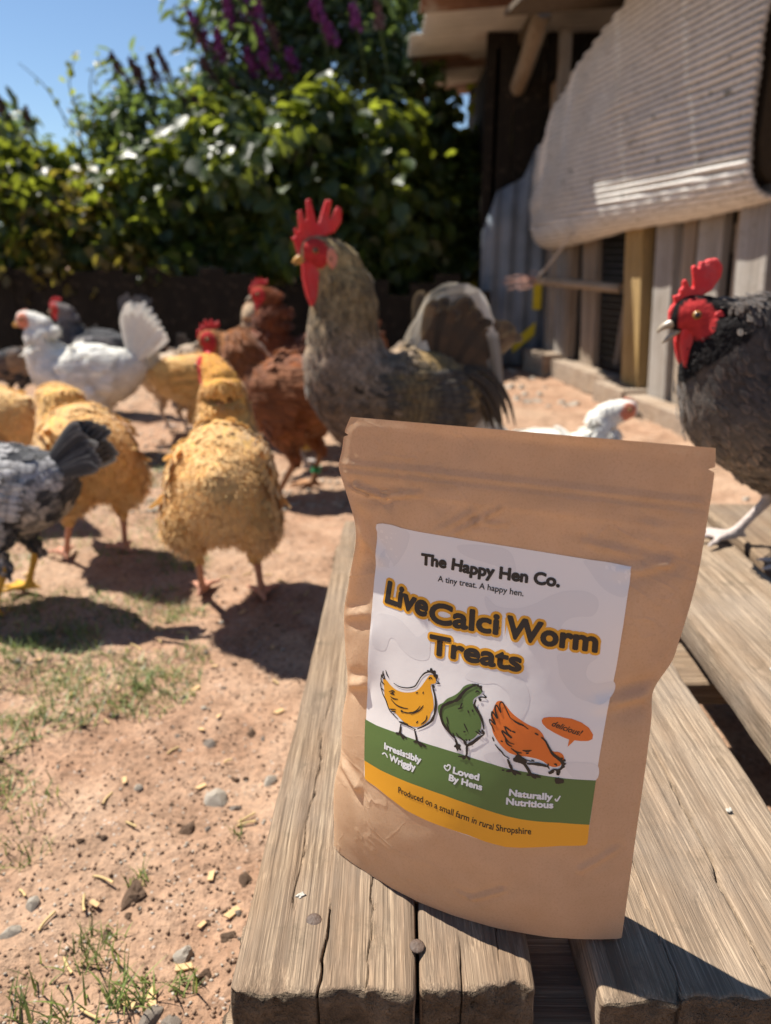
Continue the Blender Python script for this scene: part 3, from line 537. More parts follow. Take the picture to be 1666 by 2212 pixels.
def stroke_mesh(strokes, taper=True):
    V = []; F = []; L = []
    for j, (w, pts) in enumerate(strokes):
        P = hermite(np.array(pts, float)/1000, max(6, 5*len(pts))) if len(pts) > 2 else np.linspace(np.array(pts[0])/1000, np.array(pts[1])/1000, 6)
        T = np.gradient(P, axis=0); T /= np.linalg.norm(T, axis=1)[:, None]+1e-12; Nn = np.stack([-T[:, 1], T[:, 0]], 1)
        k = np.linspace(0, 1, len(P)); wd = w/2000*(np.clip(np.sin(np.pi*(k*.9+.05))**.5, .25, 1) if taper else 1)*(1+.25*noise(k*9, j*3.3, 0, 5))
        o = len(V); V += (P+Nn*wd[:, None]).tolist()+(P-Nn*wd[:, None]).tolist(); n = len(P)
        F += [[o+i, o+n+i, o+n+i+1, o+i+1] for i in range(n-1)]; L += [j*2.5e-6]*(2*n)
    return np.array(V), F, np.array(L)
V, F, L = stroke_mesh(ART_STROKE); print_obj('ink_lines', V, F, .00050, M['ink'], label, L)
for nm_, ws in zip(('squiggle_mark', 'heart_mark', 'tick_mark'), ART_WSTROKE):
    V, F, L = stroke_mesh([ws], False); print_obj(nm_, V, F, .00050, M['pwhite'], label, L)
# extra worm segments and text
def text_arrays(body, shear=0.):
    c = bpy.data.curves.new('t', 'FONT'); c.body = body; c.size = 1; c.resolution_u = 4; c.shear = shear
    o = bpy.data.objects.new('t', c); COL.objects.link(o)
    me = bpy.data.meshes.new_from_object(o.evaluated_get(bpy.context.evaluated_depsgraph_get()))
    bpy.data.objects.remove(o); bpy.data.curves.remove(c)
    V = np.array([v.co[:2] for v in me.vertices]); F = [list(p.vertices) for p in me.polygons]; bpy.data.meshes.remove(me); return V, F
capV, _ = text_arrays('H'); CAP = capV[:, 1].max()
def text_print(name, body, h, path, off, mat, dil=0., shear=0., ring=14, shift=(0, 0), widen=1.):
    V, F = text_arrays(body, shear)
    P = np.array(path)/1000; L = np.concatenate([[0], np.cumsum(np.linalg.norm(np.diff(P, axis=0), axis=1))])
    d0 = dil*h/1000
    x = (V[:, 0]-V[:, 0].min())/(V[:, 0].max()-V[:, 0].min())*(L[-1]-2*min(d0, .0009)*widen)+min(d0, .0009)*widen; y = V[:, 1]/CAP*(h/1000-min(d0, .0009)*1.2)+min(d0, .0009)*.6
    bm = bmesh.new(); vs = [bm.verts.new((a, b, 0)) for a, b in zip(x, y)]
    for f in F:
        try: bm.faces.new([vs[i] for i in f])
        except ValueError: pass
    Vd, Fd = st_arrays(dice(bm, .003)); Fd = fix_face_dir(Vd, Fd)
    AV = []; AF = []; AL = []; copies = [(0, 0)]
    if dil:
        copies += [(d0*math.cos(a), d0*math.sin(a)) for a in np.linspace(0, 2*math.pi, ring, endpoint=False)]
        if dil > .1: copies += [(.55*d0*math.cos(a), .55*d0*math.sin(a)) for a in np.linspace(.2, 2*math.pi+.2, 8, endpoint=False)]
    for k, (dx, dy) in enumerate(copies):
        X = Vd[:, 0]+dx; Yv = Vd[:, 1]+dy
        px = np.interp(X, L, P[:, 0]); py = np.interp(X, L, P[:, 1]); e = .0015
        tx = np.interp(X+e, L, P[:, 0])-np.interp(X-e, L, P[:, 0]); ty = np.interp(X+e, L, P[:, 1])-np.interp(X-e, L, P[:, 1])
        under = np.where(X < 0, X, 0)+np.where(X > L[-1], X-L[-1], 0); l = np.hypot(tx, ty)+1e-12; tx /= l; ty /= l
        q = np.stack([px+tx*under-ty*Yv+shift[0], py+ty*under+tx*Yv+shift[1]], 1)
        o = sum(len(a) for a in AV); AV.append(q); AF += [[i+o for i in f] for f in Fd]; AL.append(np.full(len(q), k*2.5e-6))
    return print_obj(name, np.concatenate(AV), AF, off, mat, label, np.concatenate(AL))
for (body, kind, h, path) in ART_TEXTS:
    if kind == 'title':
        text_print('title_outline', body, h, path, .00042, M['amber'], .20, ring=22, widen=.6); text_print('title_text', body, h, path, .00056, M['ink'], .064, widen=.6)
    elif kind == 'brand': text_print('brand_text', body, h, path, .00052, M['ink'], .07)
    elif kind == 'white':
        text_print('band_text_shadow', body, h, path, .00044, M['shadowink'], .07, shift=(.00025, -.00022)); text_print('band_text', body, h, path, .00052, M['pwhite'], .07)
    elif kind == 'hand': text_print('speech_text', body, h, path, .00052, M['ink'], .03, shear=.35, ring=8)
    else: text_print('small_text', body, h, path, .00052, M['ink'], .018, ring=6)

# ------------------------------------------------------------------ chickens
def remeshed(me, voxel, smooth=3, fac=.5):
    def f(o):
        m = o.modifiers.new('r', 'REMESH'); m.mode = 'VOXEL'; m.voxel_size = voxel; m.use_smooth_shade = True
        s = o.modifiers.new('s', 'SMOOTH'); s.factor = fac; s.iterations = smooth
    return modified(me, f)
def ellipsoid(c, r, seg=16, ring=10):
    th = np.linspace(0, np.pi, ring+1)[1:-1]; ph = np.linspace(0, 2*np.pi, seg, endpoint=False)
    V = [(0, 0, 1)]+[(math.sin(t)*math.cos(p), math.sin(t)*math.sin(p), math.cos(t)) for t in th for p in ph]+[(0, 0, -1)]
    F = [[0, 1+k, 1+(k+1) % seg] for k in range(seg)]
    n = len(th)
    for i in range(n-1):
        for k in range(seg): F.append([1+i*seg+k, 1+(i+1)*seg+k, 1+(i+1)*seg+(k+1) % seg, 1+i*seg+(k+1) % seg])
    e = 1+n*seg; F += [[1+(n-1)*seg+(k+1) % seg, 1+(n-1)*seg+k, e] for k in range(seg)]
    return np.array(V)*np.asarray(r)+np.asarray(c), F
def loft(st, n=46, seg=22):
    """st rows x,y,z,rw,rh -> V,F,centres,tangents"""
    Q = hermite(st, n); P = Q[:, :3]; rw = np.maximum(Q[:, 3], .0015); rh = np.maximum(Q[:, 4], .0015)
    T = np.gradient(P, axis=0); T /= np.linalg.norm(T, axis=1)[:, None]
    side = np.cross(np.array([0, 0, 1.]), T); l = np.linalg.norm(side, axis=1)
    side[l < .2] = [0, 1, 0]; side /= np.linalg.norm(side, axis=1)[:, None]
    up = np.cross(T, side); th = np.linspace(0, 2*np.pi, seg, endpoint=False)
    V = P[:, None]+rw[:, None, None]*np.cos(th)[None, :, None]*side[:, None]+rh[:, None, None]*np.sin(th)[None, :, None]*up[:, None]
    F = grid_faces(n, seg, wrap=True).tolist()+[list(range(seg)), [(n-1)*seg+k for k in range(seg)][::-1]]
    return V.reshape(-1, 3), F, P, T, np.linspace(0, 1, n)
class Acc:
    def __init__(s): s.V = []; s.F = []; s.n = 0
    def add(s, V, F):
        s.V.append(np.asarray(V)); s.F += [[i+s.n for i in f] for f in F]; s.n += len(V)
    def mesh(s, name): 
        me = np_mesh(name, np.concatenate(s.V), s.F); bm = bmesh.new(); bm.from_mesh(me); bmesh.ops.recalc_face_normals(bm, faces=bm.faces[:]); bm.to_mesh(me); bm.free(); return me
def feather_mesh(name, P, D, N, L, Wd, lift, cols, curl=.15, soft=None):
    """vectorised blades: base P, direction D, normal N, length L, width Wd"""
    n = len(P); rows = np.array([0, .3, .6, .85, 1.]); prof = np.array([.35, .85, 1., .8, .22])
    B = np.cross(N, D); B /= np.linalg.norm(B, axis=1)[:, None]+1e-9
    V = np.zeros((n, 5, 3, 3)); C = np.zeros((n, 5, 3, 3)); UV = np.zeros((n, 5, 3, 2))
    for i, (t, w) in enumerate(zip(rows, prof)):
        h = np.sin(lift)*t-curl*t*t
        c = P+D*(L*t)[:, None]+N*(L*h)[:, None]
        for j, s in enumerate((-1, 0, 1)):
            V[:, i, j] = c+B*(Wd*w*.5*s)[:, None]-N*(abs(s)*Wd*.12)[:, None]; UV[:, i, j] = (.5+.5*s*w, t); C[:, i, j] = cols
    b = np.arange(15).reshape(5, 3); f = np.stack([b[:-1, :-1].ravel(), b[1:, :-1].ravel(), b[1:, 1:].ravel(), b[:-1, 1:].ravel()], 1)
    F = (f[None]+(np.arange(n)*15)[:, None, None]).reshape(-1, 4)
    me = np_mesh(name, V.reshape(-1, 3), F, attrs={'Col': C.reshape(-1, 3)}, uv=UV.reshape(-1, 2))
    if soft is not None:                                       # lie-flat barbs: shade with the body's own curvature
        NN = np.zeros((n, 5, 3, 3))
        for i, t in enumerate(rows):
            for j, s in enumerate((-1, 0, 1)): NN[:, i, j] = N+B*(s*soft)+D*(soft*(t-.45))
        NN /= np.linalg.norm(NN, axis=-1)[..., None]; me.normals_split_custom_set_from_vertices(NN.reshape(-1, 3).tolist())
    return me
def ribbon_mesh(name, strips, col):
    """strips: (pts, widths, normal) tail feathers; rounded tips"""
    V = []; F = []; UV = []; C = []
    for k, (pts, w, nrm) in enumerate(strips):
        NR_ = 22; Q = hermite(np.column_stack([np.asarray(pts, float), w]), NR_); P = Q[:, :3]; ww = np.maximum(Q[:, 3], .001)
        T = np.gradient(P, axis=0); T /= np.linalg.norm(T, axis=1)[:, None]; Nn = np.asarray(nrm, float); B = np.cross(T, Nn); B /= np.linalg.norm(B, axis=1)[:, None]+1e-9
        o = len(V); c = np.array(col(k) if callable(col) else col)
        for i in range(NR_):
            for s in (-1, 0, 1):
                V.append(P[i]+B[i]*ww[i]*.5*s-Nn*abs(s)*ww[i]*.1+Nn*.0007*k*0); UV.append((.5+.5*s, i/(NR_-1))); C.append(c*(1+.06*random.uniform(-1, 1)))
        for i in range(NR_-1):
            for s in (0, 1): a = o+i*3+s; F.append([a, a+1, a+4, a+3])
    return np_mesh(name, np.array(V), F, attrs={'Col': np.array(C)}, uv=np.array(UV))
def blob_from_outline(name, pts, thick, voxel, y=0., smooth=2):
    """organic flat lobe from an XZ outline"""
    bm = bmesh.new(); a = [bm.verts.new((x, y-thick/2, z)) for x, z in pts]; b = [bm.verts.new((x, y+thick/2, z)) for x, z in pts]; n = len(pts)
    bm.faces.new(a); bm.faces.new(b[::-1])
    for i in range(n): bm.faces.new((a[i], b[i], b[(i+1) % n], a[(i+1) % n]))
    me = bm_mesh(name, bm); return remeshed(me, voxel, smooth, .45)
COMB = {  # outline in head units (about 1 = head radius), origin at head centre, x forward
 'rooster': [(1.45, -.1), (1.5, .8), (1.62, 1.3), (1.3, 1.2), (1.25, 1.95), (1.0, 1.3), (.8, 2.75), (.5, 2.8), (.45, 1.4), (.05, 3.3), (-.3, 3.35), (-.3, 1.5), (-1.25, 3.05), (-1.6, 2.9), (-1.0, 1.45), (-1.85, 2.5), (-2.15, 2.3), (-1.95, 1.5), (-1.35, .8), (-.6, .72), (.2, .8), (.9, .3)],
 'hen': [(1.3, .1), (1.2, .7), (1.05, 1.1), (.85, .95), (.7, 1.55), (.5, 1.1), (.25, 1.75), (.0, 1.25), (-.25, 1.7), (-.45, 1.2), (-.85, 1.4), (-.8, .95), (-.3, .8), (.5, .65)],
 'big': [(1.65, -.25), (1.5, .45), (1.28, .85), (1.12, .82), (1.18, 1.3), (1.02, 1.3), (.86, 1.0), (.82, 1.55), (.62, 1.55), (.6, 1.1), (.66, 1.95), (.45, 2.0), (.3, 1.45), (.1, 1.4), (.05, 2.5), (-.18, 2.55), (-.28, 1.55), (-.42, 2.6), (-.66, 2.6), (-.68, 1.7), (-.82, 2.65), (-1.25, 2.6), (-1.45, 2.1), (-1.3, 1.6), (-.75, 1.05), (-.1, .9), (.5, .62), (1.1, .1)],
 'small': [(1.2, .2), (.95, .85), (.6, .95), (.2, 1.05), (-.2, .95), (-.3, .7), (.4, .6)],
}
def lerp(a, b, t): return np.asarray(a, float)*(1-t)+np.asarray(b, float)*t
class Hen: pass
def chicken(label, loc, heading, scale=1., body='hen', head=(.135, 0, .352), hd=(.94, 0, -.18), neck_r=1., colors=None, comb='hen', wattle=1., face='face', beak='beak_h', leg=(.42, .22, .15), legpose=((0, .0), (0, .0)),
            feath=None, nf=1500, tail='hen', tail_col=None, tail_ang=(40, 78), tail_len=.11, open_beak=False, fluff=1., group='chickens in the yard', pitch=0., wing_col=None, hackle=None, lobe=None, name='hen', ring=None, wings=True, seed=1, fsize=1., soft=.16, wsize=.72, fuzz=0, squat=0.):
    rnd = random.Random(seed); g = np.random.default_rng(seed)
    root = empty(name, loc, heading); root.scale = (scale,)*3; tag(root, label, 'chicken', group)
    hd = np.array(hd, float); hd /= np.linalg.norm(hd); hc = np.array(head, float)
    fl = fluff
    if body == 'rooster':
        B = [(-.150, 0, .285, .012, .02), (-.125, 0, .265, .040, .045), (-.085, 0, .245, .068, .075), (-.02, 0, .235, .080, .092), (.045, 0, .245, .080, .098), (.085, 0, .285, .066, .078)]
        hip = (-.01, .150); nb = (.098, 0, .345, .052, .060)
    elif body == 'pullet':
        B = [(-.125, 0, .225, .01, .014), (-.10, 0, .205, .035, .04), (-.06, 0, .185, .058, .06), (-.01, 0, .175, .066, .068), (.04, 0, .18, .06, .066), (.07, 0, .205, .045, .05)]
        hip = (-.01, .12); nb = (.09, 0, .24, .032, .036)
    else:
        B = [(-.142, 0, .232, .012, .018), (-.118, 0, .212, .040*fl, .046*fl), (-.075, 0, .190, .061*fl, .070*fl), (-.015, 0, .182, .069*fl, .079*fl), (.045, 0, .188, .066, .078), (.080, 0, .218, .050, .060)]
        hip = (-.01, .125); nb = (.098, 0, .262, .037, .043)
    B = np.array(B); nb = np.array(nb); B[:, 2] += .016-squat; nb[2] += .016-squat; hip = (hip[0], hip[1]+.018-squat)
    if pitch:
        c, s = math.cos(pitch), math.sin(pitch); ctr = np.array([hip[0], .17])
        for row in [*B, nb]:
            dx, dz = row[0]-ctr[0], row[2]-ctr[1]; row[0], row[2] = ctr[0]+c*dx-s*dz, ctr[1]+s*dx+c*dz
    up = np.array([0, 0, 1.])-hd*hd[2]; up /= np.linalg.norm(up); rt = np.cross(hd, up)
    mid = lerp(nb[:3], hc-hd*.03-up*.024, .5)+np.array([-.006, 0, 0.]); hr = .0235 if body != 'rooster' else .027
    hi = hc-hd*.026-up*.022
    rows = [*B, nb, (*mid, .031*neck_r, .036*neck_r), (*lerp(mid, hi, .62), .026*neck_r, .029*neck_r), (*hi, hr*1.02, hr*1.12), (*(hc+hd*.006), hr*.92, hr*.98), (*(hc+hd*.020-up*.002), hr*.66, hr*.70), (*(hc+hd*.030-up*.005), .006, .007)]
    V, F, SP, ST, tt = loft(np.array(rows, float)); A = Acc(); A.add(V, F)
    nrow = len(rows); t_neck = 6/(nrow-1); t_head = 9/(nrow-1)
    legs = []
    for si, sgn in enumerate((-1, 1)):
        dx, dz = legpose[si]; y = sgn*(.043 if body != 'pullet' else .034)
        hz = hip[1]; hock = np.array([hip[0]-.028+dx*.5, y*1.02, hz*.56+dz]); foot = np.array([hip[0]+.004+dx, y*1.12, .006+dz])
        A.add(*ellipsoid((hip[0]-.004+dx*.2, y, hz+.012), (.046*fl, .030*fl, .052)))
        if fl > 1.05: A.add(*ellipsoid((hip[0]-.058, y*1.1, hz+.012), (.048, .037, .052)))
        A.add(*tube([(hip[0]+.004+dx*.25, y, hz-.012), hock+np.array([.004, 0, .006]), hock], [.022, .0115, .0085], 10, 8))
        A.add(*tube([hock, lerp(hock, foot, .5), foot], [.0082, .0066, .0075], 10, 7))
        toes = [(.048, .0), (.040, .026), (.040, -.026), (-.022, .004*sgn)]
        for a, b in toes: A.add(*tube([foot+np.array([0, 0, .001]), foot+np.array([a*.5, b*.5, .003]), foot+np.array([a*.92, b*.92, -.001]), foot+np.array([a*1.08, b*1.08, -.004])], [.0066, .0052, .0044, .0018], 8, 7))
        legs.append((hock, foot))
    me = remeshed(A.mesh('body'), .0042, 7, .5)
    nV = len(me.vertices); X = np.empty(nV*3, np.float32); me.vertices.foreach_get('co', X); X = X.reshape(-1, 3).astype(float)
    NR = np.empty(nV*3, np.float32); me.vertices.foreach_get('normal', NR); NR = NR.reshape(-1, 3).astype(float)
    d2 = ((X[:, None]-SP[None])**2).sum(-1); ix = d2.argmin(1); tv = tt[ix]; dist = np.sqrt(d2.min(1))
    isleg = np.zeros(nV, bool)
    for hock, foot in legs:
        k = np.clip(((X-hock)@(foot-hock))/((foot-hock)@(foot-hock)), 0, 1); dl = np.linalg.norm(X-(hock+k[:, None]*(foot-hock)), axis=1)
        isleg |= (dl < .0125) & (X[:, 2] < hock[2]+.006); isleg |= (X[:, 2] < foot[2]+.014) & (np.linalg.norm(X-foot, axis=1) < .075)
    eye = {}
    facem = np.zeros(nV, bool)
    for sgn in (-1, 1):
        eye[sgn] = hc+hd*.008+up*.003+rt*sgn*(-1)*hr*.86
        facem |= (np.linalg.norm((X-eye[sgn]+up*.004)@np.stack([hd, up*.85, rt*.55], 1), axis=1) < hr*.74)
    facem &= (tv > t_head-.06)
    fc = {'face': (.42, .035, .035), 'pinkface': (.60, .22, .14)}[face]
    CT = colors['t']; CC = np.array(colors['c'], float)
    def colour(t, nz, P):
        base = np.stack([np.interp(t, CT, CC[:, i]) for i in range(3)], -1)
        if 'belly' in colors: base = lerp(base, np.array(colors['belly'])*np.ones_like(base), (np.clip(-nz*1.3+.1, 0, 1)*(t < t_neck))[:, None])
        if 'pattern' in colors: base = colors['pattern'](base, t, nz, P)
        return base
    C = colour(tv, NR[:, 2], X)*.95
    C[isleg] = leg; C[facem] = fc
    # down roughness
    rough = .0015*fbm(X[:, 0]*70, X[:, 1]*70, X[:, 2]*70, seed, 3)+.0035*fbm(X[:, 0]*24, X[:, 1]*24, X[:, 2]*24, seed+3, 2); rough[isleg] = 0; rough[facem] = 0; rough[tv > t_head] *= .3
    XX = X+NR*rough[:, None]; me.vertices.foreach_set('co', XX.astype(np.float32).ravel()); me.update()
    a = me.color_attributes.new('Col', 'FLOAT_COLOR', 'POINT'); a.data.foreach_set('color', np.concatenate([C, np.ones((nV, 1))], 1).astype(np.float32).ravel())
    me.materials.clear(); bo = link('body', me, M['body'], root)
    # plumage
    ar = np.array([p.area for p in me.polygons]); fcn = np.array([p.center[:] for p in me.polygons]); fv = np.array([p.vertices[0] for p in me.polygons]); fn = np.array([p.normal[:] for p in me.polygons])
    nf = int(nf*2.9)
    ok = ~(isleg[fv] | facem[fv]) & (np.linalg.norm(fcn-(hc+hd*.018+up*.006), axis=1) > hr*1.18)
    if ok.any():
        wgt = ar*ok*np.where(tv[fv] > t_neck, 2.2, 1.); pick = g.choice(len(ar), nf, p=wgt/wgt.sum())
        P = fcn[pick]+g.normal(0, .002, (nf, 3)); N = NR[fv[pick]]; t = tv[fv[pick]]
        Dv = -ST[np.maximum(ix[fv[pick]]-3, 0)].copy(); Dv[:, 2] -= .25; low = np.clip((.15-P[:, 2])/.06, 0, 1); Dv[:, 2] -= low*1.2
        Dv += g.normal(0, .12, (nf, 3)); Dv -= N*(Dv*N).sum(1)[:, None]; Dv /= np.linalg.norm(Dv, axis=1)[:, None]+1e-9
        nk = np.clip((t-t_neck+.08)/.12, 0, 1); L = (.0215-.0065*nk)*g.uniform(.75, 1.2, nf)*np.where(t > t_head-.04, .5, 1)*fsize; W = L*(.60-.24*nk)
        cl = colour(t, N[:, 2], P)*(1+g.normal(0, colors.get('var', .12), (nf, 1)))
        pl = feather_mesh('plumage', P-N*.0015, Dv, N, L, W, g.uniform(.012, .075, nf)*(1-.6*nk), np.clip(cl, 0, 1), .06, soft)
        o = link('plumage', pl, feath, root); o['kind'] = 'stuff'
    if fuzz:                                                    # loose down on rump, belly and thighs
        low = ok & (tv[fv] < t_neck-.05) & ((NR[fv][:, 2] < .15) | (tv[fv] < .16)); wgt = ar*low; q = g.choice(len(ar), fuzz, p=wgt/wgt.sum())
        P = fcn[q]+g.normal(0, .002, (fuzz, 3)); N = NR[fv[q]]; Dv = N*.45-ST[ix[fv[q]]]*.8+np.array([0, 0, -.7])+g.normal(0, .30, (fuzz, 3)); Dv /= np.linalg.norm(Dv, axis=1)[:, None]
        cl = np.clip(colour(tv[fv[q]], N[:, 2], P)*(1.08+g.normal(0, .07, (fuzz, 1))), 0, 1); NN = np.cross(Dv, g.normal(0, 1, (fuzz, 3))); NN /= np.linalg.norm(NN, axis=1)[:, None]
        o = link('down_fluff', feather_mesh('down_fluff', P, Dv, NN, g.uniform(.006, .014, fuzz), np.full(fuzz, .0010), np.zeros(fuzz), cl, .1), feath, root); o['kind'] = 'stuff'
    bv = BVHTree.FromPolygons([tuple(v) for v in XX], [list(p.vertices) for p in me.polygons])
    # wings
    zc = B[3][2]
    if wings:
        wc = wing_col or (lambda k: CC[min(2, len(CC)-1)])
        for sgn in (-1, 1):
            PW = []; DW = []; NW = []; LW = []; WW = []; CW = []
            rowsW = [(.058, 11, .030, .022, .002), (.042, 12, .034, .024, .003), (.025, 12, .036, .024, .004), (.007, 12, .040, .024, .005), (-.012, 12, .044, .024, .006), (-.030, 10, .060, .022, .007), (-.050, 9, .058, .020, .006)]
            for ri, (x0, n, L0, w0, of) in enumerate(rowsW):
                for k in range(n):
                    f = k/(n-1); z = zc+.052-f*.088*(1 if ri < 5 else .8); x = x0-.010*math.sin(f*3.1)+rnd.uniform(-.003, .003)
                    h, nn, _, _ = bv.ray_cast(Vector((x, sgn*.3, z)), Vector((0, -sgn, 0)))
                    if h is None: continue
                    nn = np.array(nn); nn = nn*np.sign(nn[1]*sgn or 1); D = np.array([-1., -sgn*.10, .02-.34*f+.10]); D -= nn*(D@nn); D /= np.linalg.norm(D)
                    PW.append(np.array(h)+nn*of); DW.append(D); NW.append(nn); LW.append(L0*wsize*rnd.uniform(.85, 1.15)); WW.append(w0*wsize*.8); CW.append(np.clip(np.array(wc(ri/6))*(1+rnd.gauss(0, .12)), 0, 1))
            if len(PW) > 4:
                wm = feather_mesh('wing', np.array(PW), np.array(DW), np.array(NW), np.array(LW), np.array(WW), np.full(len(PW), .06), np.array(CW), .08, .28)
                link('wing', wm, feath, root)
    # tail
    tr = B[0][:3]+np.array([.02, 0, .0]); strips = []; tc = tail_col or (lambda k: CC[0])
    if tail == 'hen':
        n = 10
        for sgn in (-1, 1):
            for k in range(n):
                a = R(tail_ang[0]+(tail_ang[1]-tail_ang[0])*k/(n-1)); sp = sgn*(.30-.034*k); ln = tail_len*(1-.16*abs(k-5)/5)*rnd.uniform(.84, 1.08)
                d = np.array([-math.cos(a), sp*.45, math.sin(a)]); d /= np.linalg.norm(d); b0 = tr+np.array([.012*k/n-.008, sgn*(.016-.001*k), -.018+.0028*k])
                strips.append(([b0, b0+d*ln*.4, b0+d*ln*.8+np.array([0, 0, -.002]), b0+d*ln+np.array([-.004, sgn*.004, -.006])], [.010, .019, .022, .007], (rnd.uniform(-.2, .2), sgn, rnd.uniform(-.1, .3))))
    elif tail == 'tuft_unused':
        for sgn in (-1, 1):
            for k in range(5):
                a = R(tail_ang[0]+(tail_ang[1]-tail_ang[0])*k/4); d = np.array([-math.cos(a), sgn*.35, math.sin(a)]); b0 = tr+np.array([.015, sgn*.016, -.014+.004*k])
                strips.append(([b0, b0+d*tail_len*.4, b0+d*tail_len*.75, b0+d*tail_len+np.array([-.006, 0, -.012])], [.022, .036, .032, .008], (0, sgn, .3)))
    elif tail == 'rooster':
        for sgn in (-1, 1):
            for k in range(9):                       # main dark tail
                a = R(52+48*k/8); ln = .145*rnd.uniform(.9, 1.08); d = np.array([-math.cos(a), sgn*.16, math.sin(a)]); b0 = tr+np.array([.045+.004*k, sgn*.014, -.04+.004*k])
                strips.append(([b0, b0+d*ln*.45, b0+d*ln*.85+np.array([-.01, 0, -.004]), b0+d*ln+np.array([-.022, 0, -.022])], [.016, .032, .03, .008], (0, sgn, .1)))
    if strips: link('tail', ribbon_mesh('tail', strips, tc), feath, root)
    if tail == 'rooster':
        sick = []
        for sgn in (-1, 1):
            for k in range(22):
                k = (k-9)*.30; h_ = .142+.0055*k; y = sgn*(.006+.0045*k); b0 = tr+np.array([.110-.004*k, y, -.045]); r_ = .03+.004*k
                pts = [b0, b0+np.array([.004, 0, h_*.55]), b0+np.array([-.022-.1*r_, sgn*.004, h_*.98]), b0+np.array([-.060-.3*r_, sgn*.01, h_*1.08]), b0+np.array([-.098-.3*r_, sgn*.014, h_*.78-.004*k]), b0+np.array([-.118-.4*r_, sgn*.016, h_*.12-.010*k])]
                pts = [p_+np.array([rnd.uniform(-.004, .004), rnd.uniform(-.003, .003), rnd.uniform(-.006, .006)]) for p_ in pts]; sick.append((pts, [.008, .016, .019, .017, .012, .004], (0, sgn, .1)))
        link('sickle_feathers', ribbon_mesh('sickle_feathers', sick, lambda k: lerp((.72, .68, .60), (.46, .40, .32), rnd.random()*.7)), feath, root)
        sad = []
        for k in range(26):
            sgn = rnd.choice((-1, 1)); b0 = tr+np.array([.02+rnd.uniform(0, .05), sgn*rnd.uniform(.02, .05), rnd.uniform(-.02, .01)]); ln = rnd.uniform(.07, .12)
            sad.append(([b0, b0+np.array([-ln*.4, sgn*.01, -.01]), b0+np.array([-ln*.7, sgn*.015, -ln*.5]), b0+np.array([-ln*.85, sgn*.016, -ln*.95])], [.006, .012, .010, .003], (-.3, sgn, .3)))
        link('saddle_feathers', ribbon_mesh('saddle_feathers', sad, lambda k: (.07, .05, .035)), feath, root)
    # head furniture, built in the head frame and then placed
    HM = Matrix(((hd[0], -rt[0]*-1*-1, up[0], hc[0]), (hd[1], -rt[1], up[1], hc[1]), (hd[2], -rt[2], up[2], hc[2]), (0, 0, 0, 1)))
    def place(o):
        o.parent = root; o.matrix_local = HM; return o
    if comb:
        cs = .84 if comb in ('big', 'rooster') else 1.
        cm = blob_from_outline('comb', [(x*hr*cs, z*hr*(cs if z > .8 else 1)) for x, z in COMB[comb]], .0085 if comb in ('rooster', 'big') else .006, .0016)
        if comb in ('rooster', 'big'):
            for v in cm.vertices: v.co.y += .004*math.sin(v.co.x*120)*max(0, v.co.z/hr-.8)
        place(link('comb', cm, M['comb'] if face == 'face' else M['pinkface']))
    if wattle:
        for sgn in (-1, 1):
            w = wattle; sx = .42*hr*max(0, w-1); wm = blob_from_outline('wattle', [(x_+sx, z_) for x_, z_ in [(.85*hr, -.35*hr), (1.05*hr, -.85*hr*w), (1.05*hr, -1.5*hr*w), (.92*hr, -1.95*hr*w), (.60*hr, -2.25*hr*w), (.20*hr, -2.1*hr*w), (-.12*hr, -1.6*hr*w), (-.25*hr, -.9*hr), (.0*hr, -.3*hr)]], .0085, .0018, sgn*.0085)
            place(link('wattle', wm, M['comb'] if face == 'face' else M['pinkface']))
            if lobe:
                lm = blob_from_outline('ear_lobe', [(-.35*hr, .05*hr), (-.15*hr, -.55*hr), (-.35*hr, -1.15*hr), (-.75*hr, -1.1*hr), (-.85*hr, -.4*hr), (-.65*hr, .1*hr)], .007, .0018, sgn*hr*.86)
                place(link('ear_lobe', lm, lobe))
    for up_ in (True, False):
        z0 = .000 if up_ else -.0065; dn = (-.0055 if up_ else (-.012 if open_beak else -.003)); ln = .028 if up_ else .0245
        st = [(.016, 0, z0, .0095, .0075), (.024, 0, z0+dn*.15, .0082, .0060), (.016+ln*.75, 0, z0+dn*.55, .0048, .0036), (.016+ln, 0, z0+dn*1.25, .0010, .0010)] if up_ else [(.016, 0, z0, .0085, .0048), (.022, 0, z0+dn*.3, .0070, .0036), (.016+ln*.75, 0, z0+dn*.8, .0042, .0024), (.016+ln, 0, z0+dn*1.05, .0010, .0010)]
        V, F, *_ = loft(np.array(st), 10, 12); place(link('upper_beak' if up_ else 'lower_beak', np_mesh('beak', V, F), M[beak]))
    for sgn in (-1, 1):
        bm = bmesh.new(); bmesh.ops.create_uvsphere(bm, u_segments=16, v_segments=10, radius=.0046); bmesh.ops.translate(bm, vec=(.008, sgn*hr*.83, .003), verts=bm.verts[:])
        e = place(link('eye', bm_mesh('eye', bm), M['iris']))
        bm = bmesh.new(); bmesh.ops.create_uvsphere(bm, u_segments=14, v_segments=8, radius=.0030); bmesh.ops.translate(bm, vec=(.0084, sgn*(hr*.83+.0025), .0031), verts=bm.verts[:])
        p = link('pupil', bm_mesh('pupil', bm), M['pupil']); p.parent = e
    if ring is not None:
        hock, foot = legs[ring]; V, F = tube([lerp(hock, foot, .45), lerp(hock, foot, .60)], .0098, 14)
        link('leg_ring', np_mesh('leg_ring', V, F), M['ring'], root)
    return root

